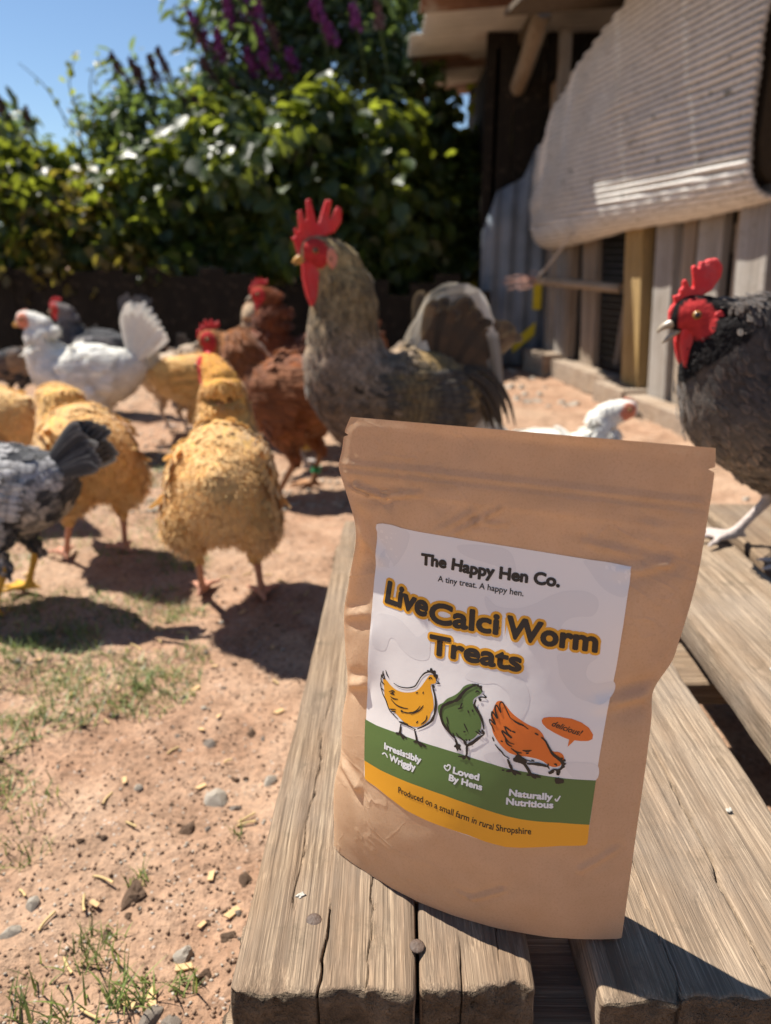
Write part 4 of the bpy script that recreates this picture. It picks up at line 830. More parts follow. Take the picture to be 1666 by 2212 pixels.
FE = dict(
    buff=m_feather('buff_feather', (.80, .55, .24), .25, shaft=.1, sheen=.3), white=m_feather('white_feather', (.9, .88, .82), .2, shaft=.05, sheen=.2),
    grey=m_feather('grey_laced_feather', None, .75, shaft=.3), cuckoo=m_feather('cuckoo_feather', (.30, .22, .12), .35, .55, (.055, .045, .035)),
    red=m_feather('red_brown_feather', (.42, .20, .09), .3), speck=m_feather('speckled_feather', (.5, .48, .46), .25, .35, (.05, .05, .055)), dark=m_feather('dark_feather', (.16, .15, .15), .4))
def sel(*pairs): return dict(t=[p[0] for p in pairs], c=[p[1] for p in pairs])
BUFF = dict(sel((0, (.74, .48, .20)), (.25, (.68, .40, .135)), (.5, (.70, .41, .13)), (.75, (.63, .31, .07)), (1, (.56, .24, .045))), belly=(.80, .57, .29), var=.05)
WHITE = dict(sel((0, (.78, .75, .68)), (1, (.80, .77, .70))), belly=(.74, .66, .55), var=.05)
DGREY = dict(sel((0, (.05, .042, .038)), (.35, (.085, .07, .062)), (.5, (.075, .062, .055)), (.62, (.032, .027, .025)), (.75, (.012, .010, .010)), (1, (.010, .009, .009))), belly=(.20, .16, .125), var=.2)
def cuckoo_pattern(base, t, nz, P):
    n = fbm(P[:, 0]*110, P[:, 1]*110, P[:, 2]*110, 4, 2)[:, None]; return np.clip(base*(1+.45*n), 0, 1)
ROO = dict(sel((0, (.14, .09, .045)), (.2, (.30, .20, .085)), (.32, (.21, .15, .095)), (.47, (.27, .20, .145)), (.55, (.25, .18, .095)), (.75, (.36, .26, .125)), (.9, (.34, .25, .14)), (1, (.36, .27, .15))), belly=(.19, .145, .115), var=.25, pattern=cuckoo_pattern)
RED = dict(sel((0, (.20, .065, .025)), (.3, (.22, .07, .025)), (.5, (.24, .085, .03)), (.62, (.30, .13, .05)), (1, (.33, .15, .06))), belly=(.28, .12, .05), var=.2)
DRED = dict(sel((0, (.16, .045, .018)), (.5, (.15, .04, .016)), (.75, (.17, .045, .016)), (1, (.24, .07, .02))), belly=(.13, .04, .02), var=.2)
def speck_pattern(base, t, nz, P):
    n = fbm(P[:, 0]*42, P[:, 1]*42, P[:, 2]*42, 9, 3)[:, None]; k = np.clip(n*3+.2, 0, 1); return base*k+np.array([.045, .045, .05])*(1-k)
SPECK = dict(sel((0, (.42, .40, .40)), (.5, (.52, .50, .49)), (1, (.55, .53, .52))), belly=(.46, .40, .34), var=.2, pattern=speck_pattern)
CREAM = dict(sel((0, (.55, .42, .30)), (.45, (.58, .46, .34)), (.6, (.36, .27, .19)), (.8, (.42, .30, .19)), (1, (.50, .36, .2))), var=.12)
DKH = dict(sel((0, (.05, .05, .055)), (.5, (.06, .06, .065)), (.62, (.16, .15, .15)), (1, (.2, .15, .13))), var=.25)
MOT = dict(sel((0, (.12, .085, .065)), (.5, (.32, .24, .2)), (.7, (.42, .27, .16)), (1, (.35, .18, .09))), var=.3, pattern=speck_pattern)

def on_ground(x, y): return (x, y, gz(x, y)+.004)
PINK = (.50, .25, .17); YEL = (.62, .34, .06); SLATE = (.42, .36, .33)
# rooster, centre, facing left
chicken('large grey-brown barred cockerel with tall red comb and pale arched tail, behind the pouch', on_ground(.030, 1.345), R(194), 1.09, 'rooster', squat=.02, head=(.134, .0, .470), hd=(.97, 0, -.22), neck_r=1.42, colors=ROO, comb='rooster', wattle=1.55,
        beak='beak_y', leg=SLATE, feath=FE['cuckoo'], nf=3600, tail='rooster', tail_col=lambda k: lerp((.035, .028, .022), (.12, .075, .045), random.random()), name='cockerel', lobe=M['pinkface'], wing_col=lambda f: lerp((.09, .075, .06), (.30, .21, .09), max(0, .8-abs(f-.4)*2)), seed=3, fsize=.8)
# dark hen, right foreground on the planks
chicken('dark charcoal hen with scalloped breast and bright red comb standing on the planks at right', (.452, .82, DECK+.014), R(183), 1.03, 'hen', squat=.034, head=(.112, -.004, .272), hd=(.95, -.10, -.26), neck_r=.98, colors=DGREY, comb='big', wattle=1.15,
        leg=(.50, .42, .38), feath=FE['grey'], nf=3600, tail_col=lambda k: (.03, .026, .025), open_beak=True, pitch=.30, seed=5, legpose=((.02, .0), (-.015, 0)), lobe=M['comb'], fsize=.62)
# white hen, left
chicken('white hen with fanned tail standing at left behind the buff hens', on_ground(-.80, 1.97), R(180), 1.06, 'hen', head=(.118, 0, .335), hd=(.96, 0, -.2), neck_r=1.15, colors=WHITE, comb='small', wattle=.35, face='pinkface', beak='beak_y', leg=YEL,
        feath=FE['white'], nf=1800, tail_col=lambda k: (.78, .75, .68), tail_ang=(38, 92), tail_len=.135, seed=6)
# cream pullet behind pouch
chicken('small creamy white pullet behind the top of the pouch, facing right', on_ground(.35, 1.46), R(-4), .98, 'pullet', squat=.080, head=(.125, 0, .226), hd=(.95, 0, -.25), neck_r=.95, colors=WHITE, comb='small', wattle=.0, face='pinkface', beak='beak_h', leg=YEL,
        feath=FE['white'], nf=1200, tail_col=lambda k: (.78, .75, .7), tail_ang=(12, 38), tail_len=.12, seed=7)
# buff hens
chicken('golden buff hen walking away with fluffy rump, centre left of the pouch', on_ground(-.242, 1.06), R(97), .99, 'hen', head=(.105, .018, .348), hd=(.80, .5, -.18), neck_r=1.12, colors=BUFF, comb='small', wattle=.6, leg=PINK, feath=FE['buff'], fsize=.72, nf=4200,
        tail='none', fluff=1.07, fuzz=10000, seed=8, legpose=((-.01, 0), (.02, 0)), pitch=.12)
chicken('golden buff hen at left with its head lowered, behind the speckled hen', on_ground(-.53, 1.25), R(128), .98, 'hen', head=(.165, .01, .200), hd=(.7, 0, -.7), neck_r=1.1, colors=BUFF, comb='small', wattle=.6, leg=PINK, feath=FE['buff'], fsize=.72, nf=3600,
        tail='none', fluff=1.1, fuzz=7000, seed=9, legpose=((-.02, 0), (.02, 0)))
chicken('golden buff hen cut off by the left picture edge, beyond the other buff hen', on_ground(-.83, 1.47), R(165), .95, 'hen', head=(.165, 0, .22), hd=(.8, 0, -.6), neck_r=1.1, colors=BUFF, comb='small', wattle=.5, leg=PINK, feath=FE['buff'], nf=1500, tail='none', fluff=1.1, fuzz=2500, seed=10)
# speckled hen, left edge
chicken('black and white speckled hen with yellow legs at the left picture edge', on_ground(-.585, 1.035), R(172), .92, 'hen', head=(.15, 0, .27), hd=(.9, 0, -.4), colors=SPECK, comb='hen', wattle=.7, leg=YEL, feath=FE['speck'], nf=2200, tail_col=lambda k: lerp((.02, .02, .024), (.10, .095, .09), random.random()**2), tail_ang=(18, 48), tail_len=.10, seed=11)
# red hens
chicken('red-brown hen with pale neck and a green leg ring behind the buff hen', on_ground(-.215, 1.62), R(165), 1.14, 'hen', head=(.150, .0, .300), hd=(.9, .3, -.2), neck_r=1.1, colors=RED, comb='hen', wattle=.8, leg=(.36, .19, .10), feath=FE['red'], nf=2000, tail_col=lambda k: (.13, .045, .02), tail_ang=(5, 30), tail_len=.05, ring=0, fuzz=2500, seed=12, legpose=((-.02, 0), (.02, 0)))
chicken('dark chestnut hen with red comb standing tall left of the cockerel', on_ground(-.235, 2.06), R(178), 1.12, 'hen', head=(.085, 0, .375), hd=(.97, 0, -.2), neck_r=1.25, colors=DRED, comb='hen', wattle=1.1, leg=YEL, feath=FE['red'], nf=1800, tail_col=lambda k: (.10, .03, .015), pitch=.2, seed=13)
chicken('cream-necked pinkish hen looking away between the chestnut hen and the buff hen', on_ground(-.40, 2.22), R(95), .98, 'hen', head=(.06, 0, .37), hd=(.95, 0, .0), neck_r=.95, colors=CREAM, comb='small', wattle=.0, leg=PINK, feath=FE['buff'], nf=1200, tail='tuft', tail_ang=(10, 30), tail_len=.06, seed=14)
chicken('golden-headed hen with red comb half hidden behind the buff hen', on_ground(-.53, 2.12), R(20), .92, 'hen', head=(.13, 0, .31), hd=(.95, 0, -.1), neck_r=1.1, colors=BUFF, comb='hen', wattle=.8, leg=PINK, feath=FE['buff'], nf=1000, tail_col=lambda k: (.45, .4, .34), seed=15)
chicken('slate grey hen with upright tail in the shade behind the white hen', on_ground(-.98, 2.55), R(172), 1.0, 'hen', head=(.12, 0, .345), hd=(.95, 0, -.2), colors=DKH, comb='hen', wattle=.7, leg=SLATE, feath=FE['dark'], nf=1200, tail_col=lambda k: (.06, .06, .07), tail_ang=(50, 95), tail_len=.16, seed=16)
chicken('small brown and grey hen in the shade at far left', on_ground(-1.32, 2.68), R(60), .74, 'hen', head=(.13, 0, .32), hd=(.95, 0, -.2), colors=MOT, comb='small', wattle=.0, leg=SLATE, feath=FE['dark'], nf=800, tail_col=lambda k: (.07, .065, .06), seed=17)
chicken('small mottled bantam facing the camera by the fence', on_ground(-.80, 2.76), R(-100), .70, 'hen', head=(.09, 0, .34), hd=(.95, 0, -.15), colors=MOT, comb='small', wattle=.4, leg=SLATE, feath=FE['speck'], nf=900, tail_col=lambda k: (.06, .055, .05), seed=18)
chicken('pale bantam with dark drooping tail between the buff hen and the mottled bantam', on_ground(-.64, 2.25), R(60), .86, 'hen', head=(.14, 0, .24), hd=(.8, 0, -.6), colors=CREAM, comb='small', wattle=.0, leg=SLATE, feath=FE['white'], nf=900, tail_col=lambda k: (.05, .045, .04), tail_ang=(-20, 20), tail_len=.10, seed=19)
chicken('pale grey hen whose back shows between the red-brown hen and the cockerel', on_ground(-.20, 1.86), R(10), .80, 'pullet', head=(.15, 0, .17), hd=(.8, 0, -.6), colors=WHITE, comb='small', wattle=.0, face='pinkface', leg=SLATE, feath=FE['speck'], nf=800, tail_col=lambda k: (.5, .5, .52), tail_ang=(10, 30), tail_len=.09, seed=20)

# ------------------------------------------------------------------ coop on the right
W0 = np.array([1.0, 2.5, 0.]); WD = np.array([-.155, .988, 0.]); WN = np.array([-.988, -.155, 0.])
def wp(a, z, off=0.): return W0+WD*a+WN*off+np.array([0, 0, z])
WANG = math.atan2(WD[1], WD[0])
def beam(name, p, q, w, d, mat, parent, bev=.004, up=None, label=None, seed=0, wob=.0015):
    """rough-sawn bar from p to q; w across, d deep"""
    p = Vector(p); q = Vector(q); ax = (q-p); L = ax.length; ax.normalize()
    u = Vector(up) if up is not None else Vector((float(WN[0]), float(WN[1]), 0)); s = ax.cross(u).normalized(); u = s.cross(ax).normalized()
    bm = box_bm(w, d, L, bev); bmesh.ops.bisect_plane(bm, geom=bm.verts[:]+bm.edges[:]+bm.faces[:], plane_co=(0, 0, 0), plane_no=(0, 0, 1))
    for v in bm.verts:
        v.co.x += wob*float(noise(v.co.x*30+seed, v.co.z*9, v.co.y*30, seed)); v.co.y += wob*float(noise(v.co.y*30, v.co.z*9, seed*1.7, seed+4)); v.co.z += wob*2*float(noise(v.co.x*60, v.co.y*60, seed, 2))
    o = link(name, bm_mesh(name, bm, False), mat); o.matrix_basis = Matrix(((s.x, u.x, ax.x, (p.x+q.x)/2), (s.y, u.y, ax.y, (p.y+q.y)/2), (s.z, u.z, ax.z, (p.z+q.z)/2), (0, 0, 0, 1)))
    if parent is not None:
        o.parent = parent; o.matrix_parent_inverse = Matrix.Translation(-Vector(parent.location))
    if label: o['label'] = label
    return o
coop = empty('chicken_coop', tuple(W0)); tag(coop, 'ramshackle timber chicken coop with pale ribbed mat cover, right background', 'coop')
def post(a0, a1, z0, z1, d=.04, off=.03, mat='post', lean=-.20, **k):
    ac = (a0+a1)/2; return beam('post', wp(ac+lean*z0*.9-lean*.0, z0, off), wp(ac+lean*-z1*.9+0, z1, off), abs(a1-a0), d, M[mat], coop, seed=int(ac*97) % 50, **k)
def post2(ab, at, z0, z1, w, d=.04, off=.03, mat='post'): return beam('post', wp(ab, z0, off), wp(at, z1, off), w, d, M[mat], coop, seed=int((ab+2)*97) % 50)
ZT = 1.25
post2(1.13, 1.27, 0, ZT, .07, mat='post'); post2(.985, 1.10, .0, ZT, .10, mat='post_g'); post2(.90, 1.00, 0, ZT, .05, mat='post')
post2(.70, .80, .05, .78, .13, .03, .02, 'post'); post2(.22, .36, .03, .95, .125, .05, .05, 'post_y'); post2(.05, .20, 0, ZT, .115, .035, .04, 'post_g'); post2(-.05, .07, 0, ZT, .075, .03, .02, 'post')
post2(-.17, -.08, 0, ZT, .13, .03, .03, 'post_g'); post2(-.30, -.20, 0, ZT, .09, .03, .0, 'post'); post2(-.46, -.33, .0, ZT, .13, .035, .07, 'post_g'); post2(-.64, -.55, 0, ZT, .13, .035, .05, 'post')
post2(-.86, -.80, 0, ZT, .13, .035, .05, 'post_g'); post2(-1.05, -1.0, 0, ZT, .1, .06, .05, 'post')
for z, a0, a1 in ((.30, .0, -1.0), (.56, .0, -1.0), (.11, .0, -.9), (.68, 1.25, .05)):
    beam('rail', wp(a0, z, -.01), wp(a1, z, -.01), .085, .03, M['post_g'] if z < .4 else M['post'], coop, seed=int(z*50))
# sill timbers, stepped
beam('sill', wp(1.20, .030, .09), wp(.93, .030, .09), .12, .10, M['sill'], coop, seed=3)
beam('sill', wp(.92, .03, .06), wp(.36, .03, .06), .085, .09, M['sill'], coop, seed=4); beam('sill', wp(.36, .022, .09), wp(.12, .022, .09), .08, .12, M['sill'], coop, seed=5)
beam('sill', wp(.12, .015, .10), wp(-.9, .015, .10), .07, .08, M['sill'], coop, seed=6)
# dark inside: back, end and floor panels
def quad(name, pts, mat, parent=None):
    me = np_mesh(name, np.array(pts, float), [[0, 1, 2, 3]], smooth=False)
    o = link(name, me, mat)
    so = o.modifiers.new('thick', 'SOLIDIFY'); so.thickness = .012; so.offset = 0
    if parent is not None: o.parent = parent; o.matrix_parent_inverse = Matrix.Translation(-Vector(parent.location))
    return o
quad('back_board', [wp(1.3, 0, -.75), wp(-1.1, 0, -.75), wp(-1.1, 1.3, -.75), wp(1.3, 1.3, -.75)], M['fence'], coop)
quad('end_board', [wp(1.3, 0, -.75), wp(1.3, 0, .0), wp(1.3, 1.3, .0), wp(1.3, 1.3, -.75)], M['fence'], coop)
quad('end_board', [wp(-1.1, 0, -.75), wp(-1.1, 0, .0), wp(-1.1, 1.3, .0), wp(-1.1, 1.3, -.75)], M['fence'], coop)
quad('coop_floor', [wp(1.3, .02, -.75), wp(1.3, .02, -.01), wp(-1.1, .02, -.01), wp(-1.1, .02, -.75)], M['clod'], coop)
# coop eave (boards)
def roof_pt(a, off, z): return wp(a, z, off)
for k, (a0, a1) in enumerate(((.72, .44), (.43, .02), (.01, -.40), (-.41, -.82), (-.83, -1.2))):
    V = []
    n0 = [wp(a0, 1.36, .46), wp(a1, 1.36, .46), wp(a1, 1.50, -.85), wp(a0, 1.50, -.85)]
    V = n0+[p-np.array([0, 0, .018]) for p in n0]
    F = [[0, 1, 2, 3], [7, 6, 5, 4], [0, 4, 5, 1], [1, 5, 6, 2], [2, 6, 7, 3], [3, 7, 4, 0]]
    o = link('roof_board', np_mesh('roof_board', np.array(V), F, False), M['rail']); o.parent = coop; o.matrix_parent_inverse = Matrix.Translation(-Vector(coop.location))
# wire mesh in the opening
def wire_panel(a0, a1, z0, z1, off, step):
    A_ = Acc()
    for a in np.arange(a0, a1, step): A_.add(*tube([wp(a, z0, off), wp(a+.02, z1, off)], .0009, 4))
    for z in np.arange(z0, z1, step): A_.add(*tube([wp(a0, z, off+.001), wp(a1, z, off+.001)], .0009, 4))
    o = link('wire_mesh', A_.mesh('wire_mesh'), M['wire']); o['kind'] = 'stuff'; o.parent = coop; o.matrix_parent_inverse = Matrix.Translation(-Vector(coop.location))
wire_panel(.32, .70, .09, .70, .0, .026); wire_panel(.78, .92, .09, .70, .0, .026)
beam('door_batten', wp(.55, .09, -.03), wp(.50, .42, -.03), .03, .02, M['post'], coop, seed=9)
# perch pole poking out with frayed twine
pch = tag(link('perch_pole', tube_mesh('perch_pole', [wp(.36, .398, .07), wp(.66, .405, .11), wp(1.02, .412, .15)], [.017, .018, .019], 14, 8), M['pole']), 'pale wooden perch pole sticking out of the coop wire front', 'pole')
tw = Acc(); rr = random.Random(4); e0 = wp(1.02, .412, .15)
for k in range(16):
    p = e0+np.array([rr.uniform(-.01, .01), rr.uniform(0, .02), rr.uniform(-.015, .015)]); q = p+np.array([-rr.uniform(.05, .17), rr.uniform(-.02, .05), rr.uniform(-.035, .02)])
    tw.add(*tube([p, lerp(p, q, .5)+np.array([0, 0, rr.uniform(-.01, .02)]), q], [.0022, .002, .0016], 5, 6))
o = link('twine_end', tw.mesh('twine_end'), M['twine'], pch); o['kind'] = 'stuff'
tag(link('cord', tube_mesh('cord', [wp(1.03, .42, .16), wp(.86, .47, .18), wp(.62, .60, .17)], .004, 6, 10), M['rope']), 'thin pale cord slanting from the perch pole up to the mat', 'cord')
# ribbed mat cover
def m_mat():
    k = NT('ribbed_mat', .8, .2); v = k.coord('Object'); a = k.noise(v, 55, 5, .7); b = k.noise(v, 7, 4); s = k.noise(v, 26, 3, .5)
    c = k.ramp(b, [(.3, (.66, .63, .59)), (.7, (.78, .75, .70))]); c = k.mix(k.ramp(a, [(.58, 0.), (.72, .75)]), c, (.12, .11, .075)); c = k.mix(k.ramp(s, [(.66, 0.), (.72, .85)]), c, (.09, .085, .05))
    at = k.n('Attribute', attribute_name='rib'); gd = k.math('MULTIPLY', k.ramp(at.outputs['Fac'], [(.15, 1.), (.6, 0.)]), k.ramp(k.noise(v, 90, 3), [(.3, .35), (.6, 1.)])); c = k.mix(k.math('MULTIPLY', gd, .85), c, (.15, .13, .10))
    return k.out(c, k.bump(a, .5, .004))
M['mat'] = m_mat()
MAT_A0, MAT_A1 = -.47, 1.10
def mat_sheet():
    prof = []  # (off, z) front face down, round the bottom, back up inside
    zb = .085; top = 1.28
    for z in np.linspace(top, zb+.0, 420): prof.append((.175+.012*math.sin(z*3), z))
    for th in np.linspace(0, math.pi, 40)[1:]: prof.append((.09+(.085+.0)*math.cos(th)+.0, zb-.085*math.sin(th)))
    for z in np.linspace(zb+.01, .45, 20): prof.append((.035, z))
    prof = np.array(prof); arc = np.concatenate([[0], np.cumsum(np.linalg.norm(np.diff(prof, axis=0), axis=1))])
    aa = np.linspace(MAT_A0, MAT_A1, 90); V = []; RB = []
    T = np.gradient(prof, axis=0); T /= np.linalg.norm(T, axis=1)[:, None]; Nn = np.stack([-T[:, 1], T[:, 0]], 1)
    for a in aa:
        f = (a-MAT_A0)/(MAT_A1-MAT_A0); bottom = .645-.095*f
        topz = np.interp(a, [-.5, .30, .40, .72, .78, .95, 1.02, 1.2], [1.32, 1.30, 1.28, 1.20, 1.15, 1.09, .98, .92])
        kz = np.where(np.arange(len(arc)) <= 420, arc*(topz-bottom-zb)/(top-zb), arc-arc[420]+arc[420]*(topz-bottom-zb)/(top-zb))-(topz-1.3); ph = np.sin(kz*2*np.pi/.0195+.3*float(noise(a*3, 0, 0, 8))); rib = .005*ph
        puff = .006*fbm(a*4+arc*0, arc*5, 0, 12, 2)
        pr = prof+Nn*(rib+puff)[:, None]
        z = np.where(arc < 1.2, np.clip(bottom+pr[:, 1]*(topz-bottom)/1.28, 0, 9), bottom+pr[:, 1])
        z = np.where(prof[:, 1] > zb, bottom+zb+(pr[:, 1]-zb)*(topz-bottom-zb)/(top-zb), bottom+pr[:, 1])
        z = np.where((arc > arc[420]), np.minimum(bottom+pr[:, 1], 1.2), z)
        for (o_, _), zz in zip(pr, z): V.append(wp(a, zz, o_))
        RB.append(ph*.5+.5)
    me = np_mesh('cover_mat', np.array(V), grid_faces(len(aa), len(prof)), attrs={'rib': np.concatenate(RB)}); return me
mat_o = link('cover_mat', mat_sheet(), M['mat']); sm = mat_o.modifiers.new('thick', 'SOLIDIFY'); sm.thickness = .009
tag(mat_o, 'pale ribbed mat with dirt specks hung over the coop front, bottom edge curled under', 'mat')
# dark fill standing in for the shaded hollow at the mat's near end
pf = [(.150, 1.30), (.150, .78), (.135, .72), (.115, .695), (.09, .685), (.06, .70), (.04, .74), (.035, 1.30)]
bm = bmesh.new(); va = [bm.verts.new(wp(MAT_A0+.006, z, o_)) for o_, z in pf]; vb = [bm.verts.new(wp(MAT_A0+.3, z-.02, o_)) for o_, z in pf]
bm.faces.new(va); bm.faces.new(vb[::-1])
for i in range(len(pf)-1): bm.faces.new((va[i], vb[i], vb[i+1], va[i+1]))
fo = link('hollow_shade_fill', bm_mesh('hollow_shade_fill', bm, False), M['hollow_shade']); fo.parent = mat_o

# ------------------------------------------------------------------ shed behind, with corrugated roof
def m_sheet(name, cols, sc):
    k = NT(name, .55, .4); v = k.coord('Object'); a = k.noise(v, sc, 4, .6); c = k.ramp(a, cols); return k.out(c, k.bump(k.noise(v, 60, 4), .2, .003))
M['tin'] = m_sheet('corrugated_tin', [(.35, (.10, .045, .025)), (.5, (.20, .11, .07)), (.56, (.36, .33, .29)), (.7, (.44, .42, .38))], 3.2)
M['tin_pale'] = m_sheet('pale_tin', [(.3, (.42, .40, .36)), (.6, (.56, .53, .48)), (.8, (.30, .22, .17))], 4.)
M['bluesheet'] = m_sheet('blue_grey_sheet', [(.3, (.10, .125, .155)), (.55, (.16, .19, .23)), (.75, (.22, .24, .27))], 6.)
M['ymark'] = plain('yellow_paint', (.62, .48, .02), .6, .2)
shed = empty('corrugated_shed', (.9, 4.2, 0)); tag(shed, 'dark lean-to shed with overhanging corrugated tin roof and blue-grey sheet wall', 'shed')
def adopt(o, p=shed): o.parent = p; o.matrix_parent_inverse = Matrix.Translation(-Vector(p.location)); return o
for k in range(6):
    y0 = 3.12+k*.33; ys = np.linspace(y0, y0+.36, 44); xs = np.linspace(.135+.03*math.sin(k*2.1), 2.2, 10)
    X, Y = np.meshgrid(xs, ys, indexing='ij'); Z = 1.44+.07*(X-.13)+.010*np.sin(Y*2*np.pi/.082)+.004*k*0+.003*(k % 2)
    o = adopt(link('roof_sheet', np_mesh('roof_sheet', np.stack([X, Y, Z], -1).reshape(-1, 3), grid_faces(10, 44)), M['tin_pale'] if k in (1, 2, 4) else M['tin'])); s_ = o.modifiers.new('t', 'SOLIDIFY'); s_.thickness = .002
for y in (3.3, 4.1, 4.9): adopt(beam('rafter', (.55, y, 1.425), (2.1, y, 1.53), .05, .06, M['rail'], None, up=(0, 1, 0)))
for x in (.62, 1.3): adopt(beam('purlin', (x, 3.22, 1.40+.07*(x-.13)), (x, 5.1, 1.40+.07*(x-.13)), .05, .05, M['rail'], None, up=(1, 0, 0)))
xs = np.linspace(.46, .95, 60); zs = np.linspace(0, 1.0, 6); X, Z = np.meshgrid(xs, zs, indexing='ij')
Z2 = Z*np.interp(X, [.46, .52, .64, .7, .95], [.62, .80, .86, 1.0, 1.0])
o = adopt(link('wall_sheet', np_mesh('wall_sheet', np.stack([X, 3.74+.008*np.sin(X*2*np.pi/.076), Z2], -1).reshape(-1, 3), grid_faces(60, 6)), M['bluesheet'])); o.modifiers.new('t', 'SOLIDIFY').thickness = .003
for pts in ([(.715, .40), (.755, .40), (.757, .27), (.717, .27)], [(.63, .06), (.735, .15), (.735, .21), (.63, .115)]):
    P = [(x, 3.724, z) for x, z in pts]; o = adopt(link('paint_mark', np_mesh('paint_mark', np.array(P), [[0, 1, 2, 3]], False), M['ymark'])); o.modifiers.new('t', 'SOLIDIFY').thickness = .003
def wallbox(name, x0, x1, y0, y1, z0, z1, mat):
    bm = box_bm(x1-x0, y1-y0, z1-z0, .003); o = link(name, bm_mesh(name, bm, False), mat); o.location = ((x0+x1)/2, (y0+y1)/2, (z0+z1)/2); o.parent = shed; o.matrix_parent_inverse = Matrix.Translation(-Vector(shed.location)); return o
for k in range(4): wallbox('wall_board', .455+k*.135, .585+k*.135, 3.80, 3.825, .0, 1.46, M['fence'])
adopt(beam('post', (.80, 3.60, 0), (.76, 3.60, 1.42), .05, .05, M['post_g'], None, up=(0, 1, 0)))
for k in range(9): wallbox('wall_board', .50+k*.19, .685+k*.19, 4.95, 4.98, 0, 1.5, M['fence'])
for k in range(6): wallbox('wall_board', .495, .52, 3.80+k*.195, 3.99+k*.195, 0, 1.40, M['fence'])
pl = tag(link('roof_pole', tube_mesh('roof_pole', [(.60, 3.25, 1.40), (.60, 3.9, 1.22), (.545, 4.6, 1.10)], [.038, .036, .032], 14, 10), M['pole']), 'pale round pole slanting down below the tin roof', 'pole')

# ------------------------------------------------------------------ dark fence under the hedge
fence = empty('board_fence', (-.9, 3.45, 0)); tag(fence, 'low dark creosoted board fence in the shade below the hedge, right boards standing in for deep shade', 'fence')
rf = random.Random(8); x = -3.1; k = 0
while x < .42:
    w = rf.uniform(.10, .15); h = (.46+rf.uniform(-.03, .03)) if x < -.6 else (.40+rf.uniform(-.05, .05)); y = 3.45+rf.uniform(-.006, .006) if x < -.6 else 3.62  # boards on the right are added where only deep shade lies
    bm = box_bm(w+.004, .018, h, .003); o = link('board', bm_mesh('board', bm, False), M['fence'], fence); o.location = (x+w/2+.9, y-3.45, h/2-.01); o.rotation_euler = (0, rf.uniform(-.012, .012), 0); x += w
for z in (.12, .36):
    adopt(beam('rail', (-3.1, 3.475, z), (-.6, 3.475, z), .05, .035, M['fence'], None, up=(0, 1, 0)), fence)

# ------------------------------------------------------------------ hedge: broad-leaved climbers and buddleia
def leaves_mesh(name, P, size, N, var, long=1.0, seed=0, D=None):
    g = np.random.default_rng(seed); n = len(P)
    N = N/(np.linalg.norm(N, axis=1)[:, None]+1e-9)
    if D is None: D = g.normal(0, 1, (n, 3)); D[:, 2] -= .7
    D = D-N*(D*N).sum(1)[:, None]; D /= np.linalg.norm(D, axis=1)[:, None]+1e-9; B = np.cross(N, D)
    loc = np.array([(0, 0, 0), (-.30, .22, .06), (-.38, .50, .08), (0, .48, -.02), (.38, .50, .08), (.30, .22, .06), (0, 1.0, -.10), (-.2, .8, .02), (.2, .8, .02)])
    V = P[:, None]+size[:, None, None]*(loc[None, :, 0:1]*B[:, None]/long+loc[None, :, 1:2]*D[:, None]+loc[None, :, 2:3]*N[:, None])
    f = np.array([(0, 1, 3, 3), (0, 3, 5, 5), (1, 2, 3, 3), (3, 4, 5, 5), (2, 7, 3, 3), (7, 6, 3, 3), (3, 6, 8, 8), (3, 8, 4, 4)])[:, :3]
    F = (f[None]+(np.arange(n)*9)[:, None, None]).reshape(-1, 3)
    return np_mesh(name, V.reshape(-1, 3), F, attrs={'var': np.repeat(var, 9)})
def clump_pts(clumps, n, seed, shell=.55):
    g = np.random.default_rng(seed); c = np.array([k[0] for k in clumps]); r = np.array([k[1] for k in clumps]); w = (r[:, 0]*r[:, 2]); w = w/w.sum()
    i = g.choice(len(c), n, p=w); d = g.normal(0, 1, (n, 3)); d /= np.linalg.norm(d, axis=1)[:, None]; rad = (shell+(1-shell)*g.random(n))[:, None]
    sub_n = 26; sd = g.normal(0, 1, (len(c), sub_n, 3)); sd /= np.linalg.norm(sd, axis=-1)[..., None]; sc = c[:, None]+sd*r[:, None]*g.uniform(.45, 1.22, (len(c), sub_n, 1))
    j = g.integers(0, sub_n, n); P = sc[i, j]+d*r[i]*(.10+.34*g.random((n, 1)))*np.array([1, 1, 1.15]); d = d+sd[i, j]; return P, d, i
ONE_LEAF = {}
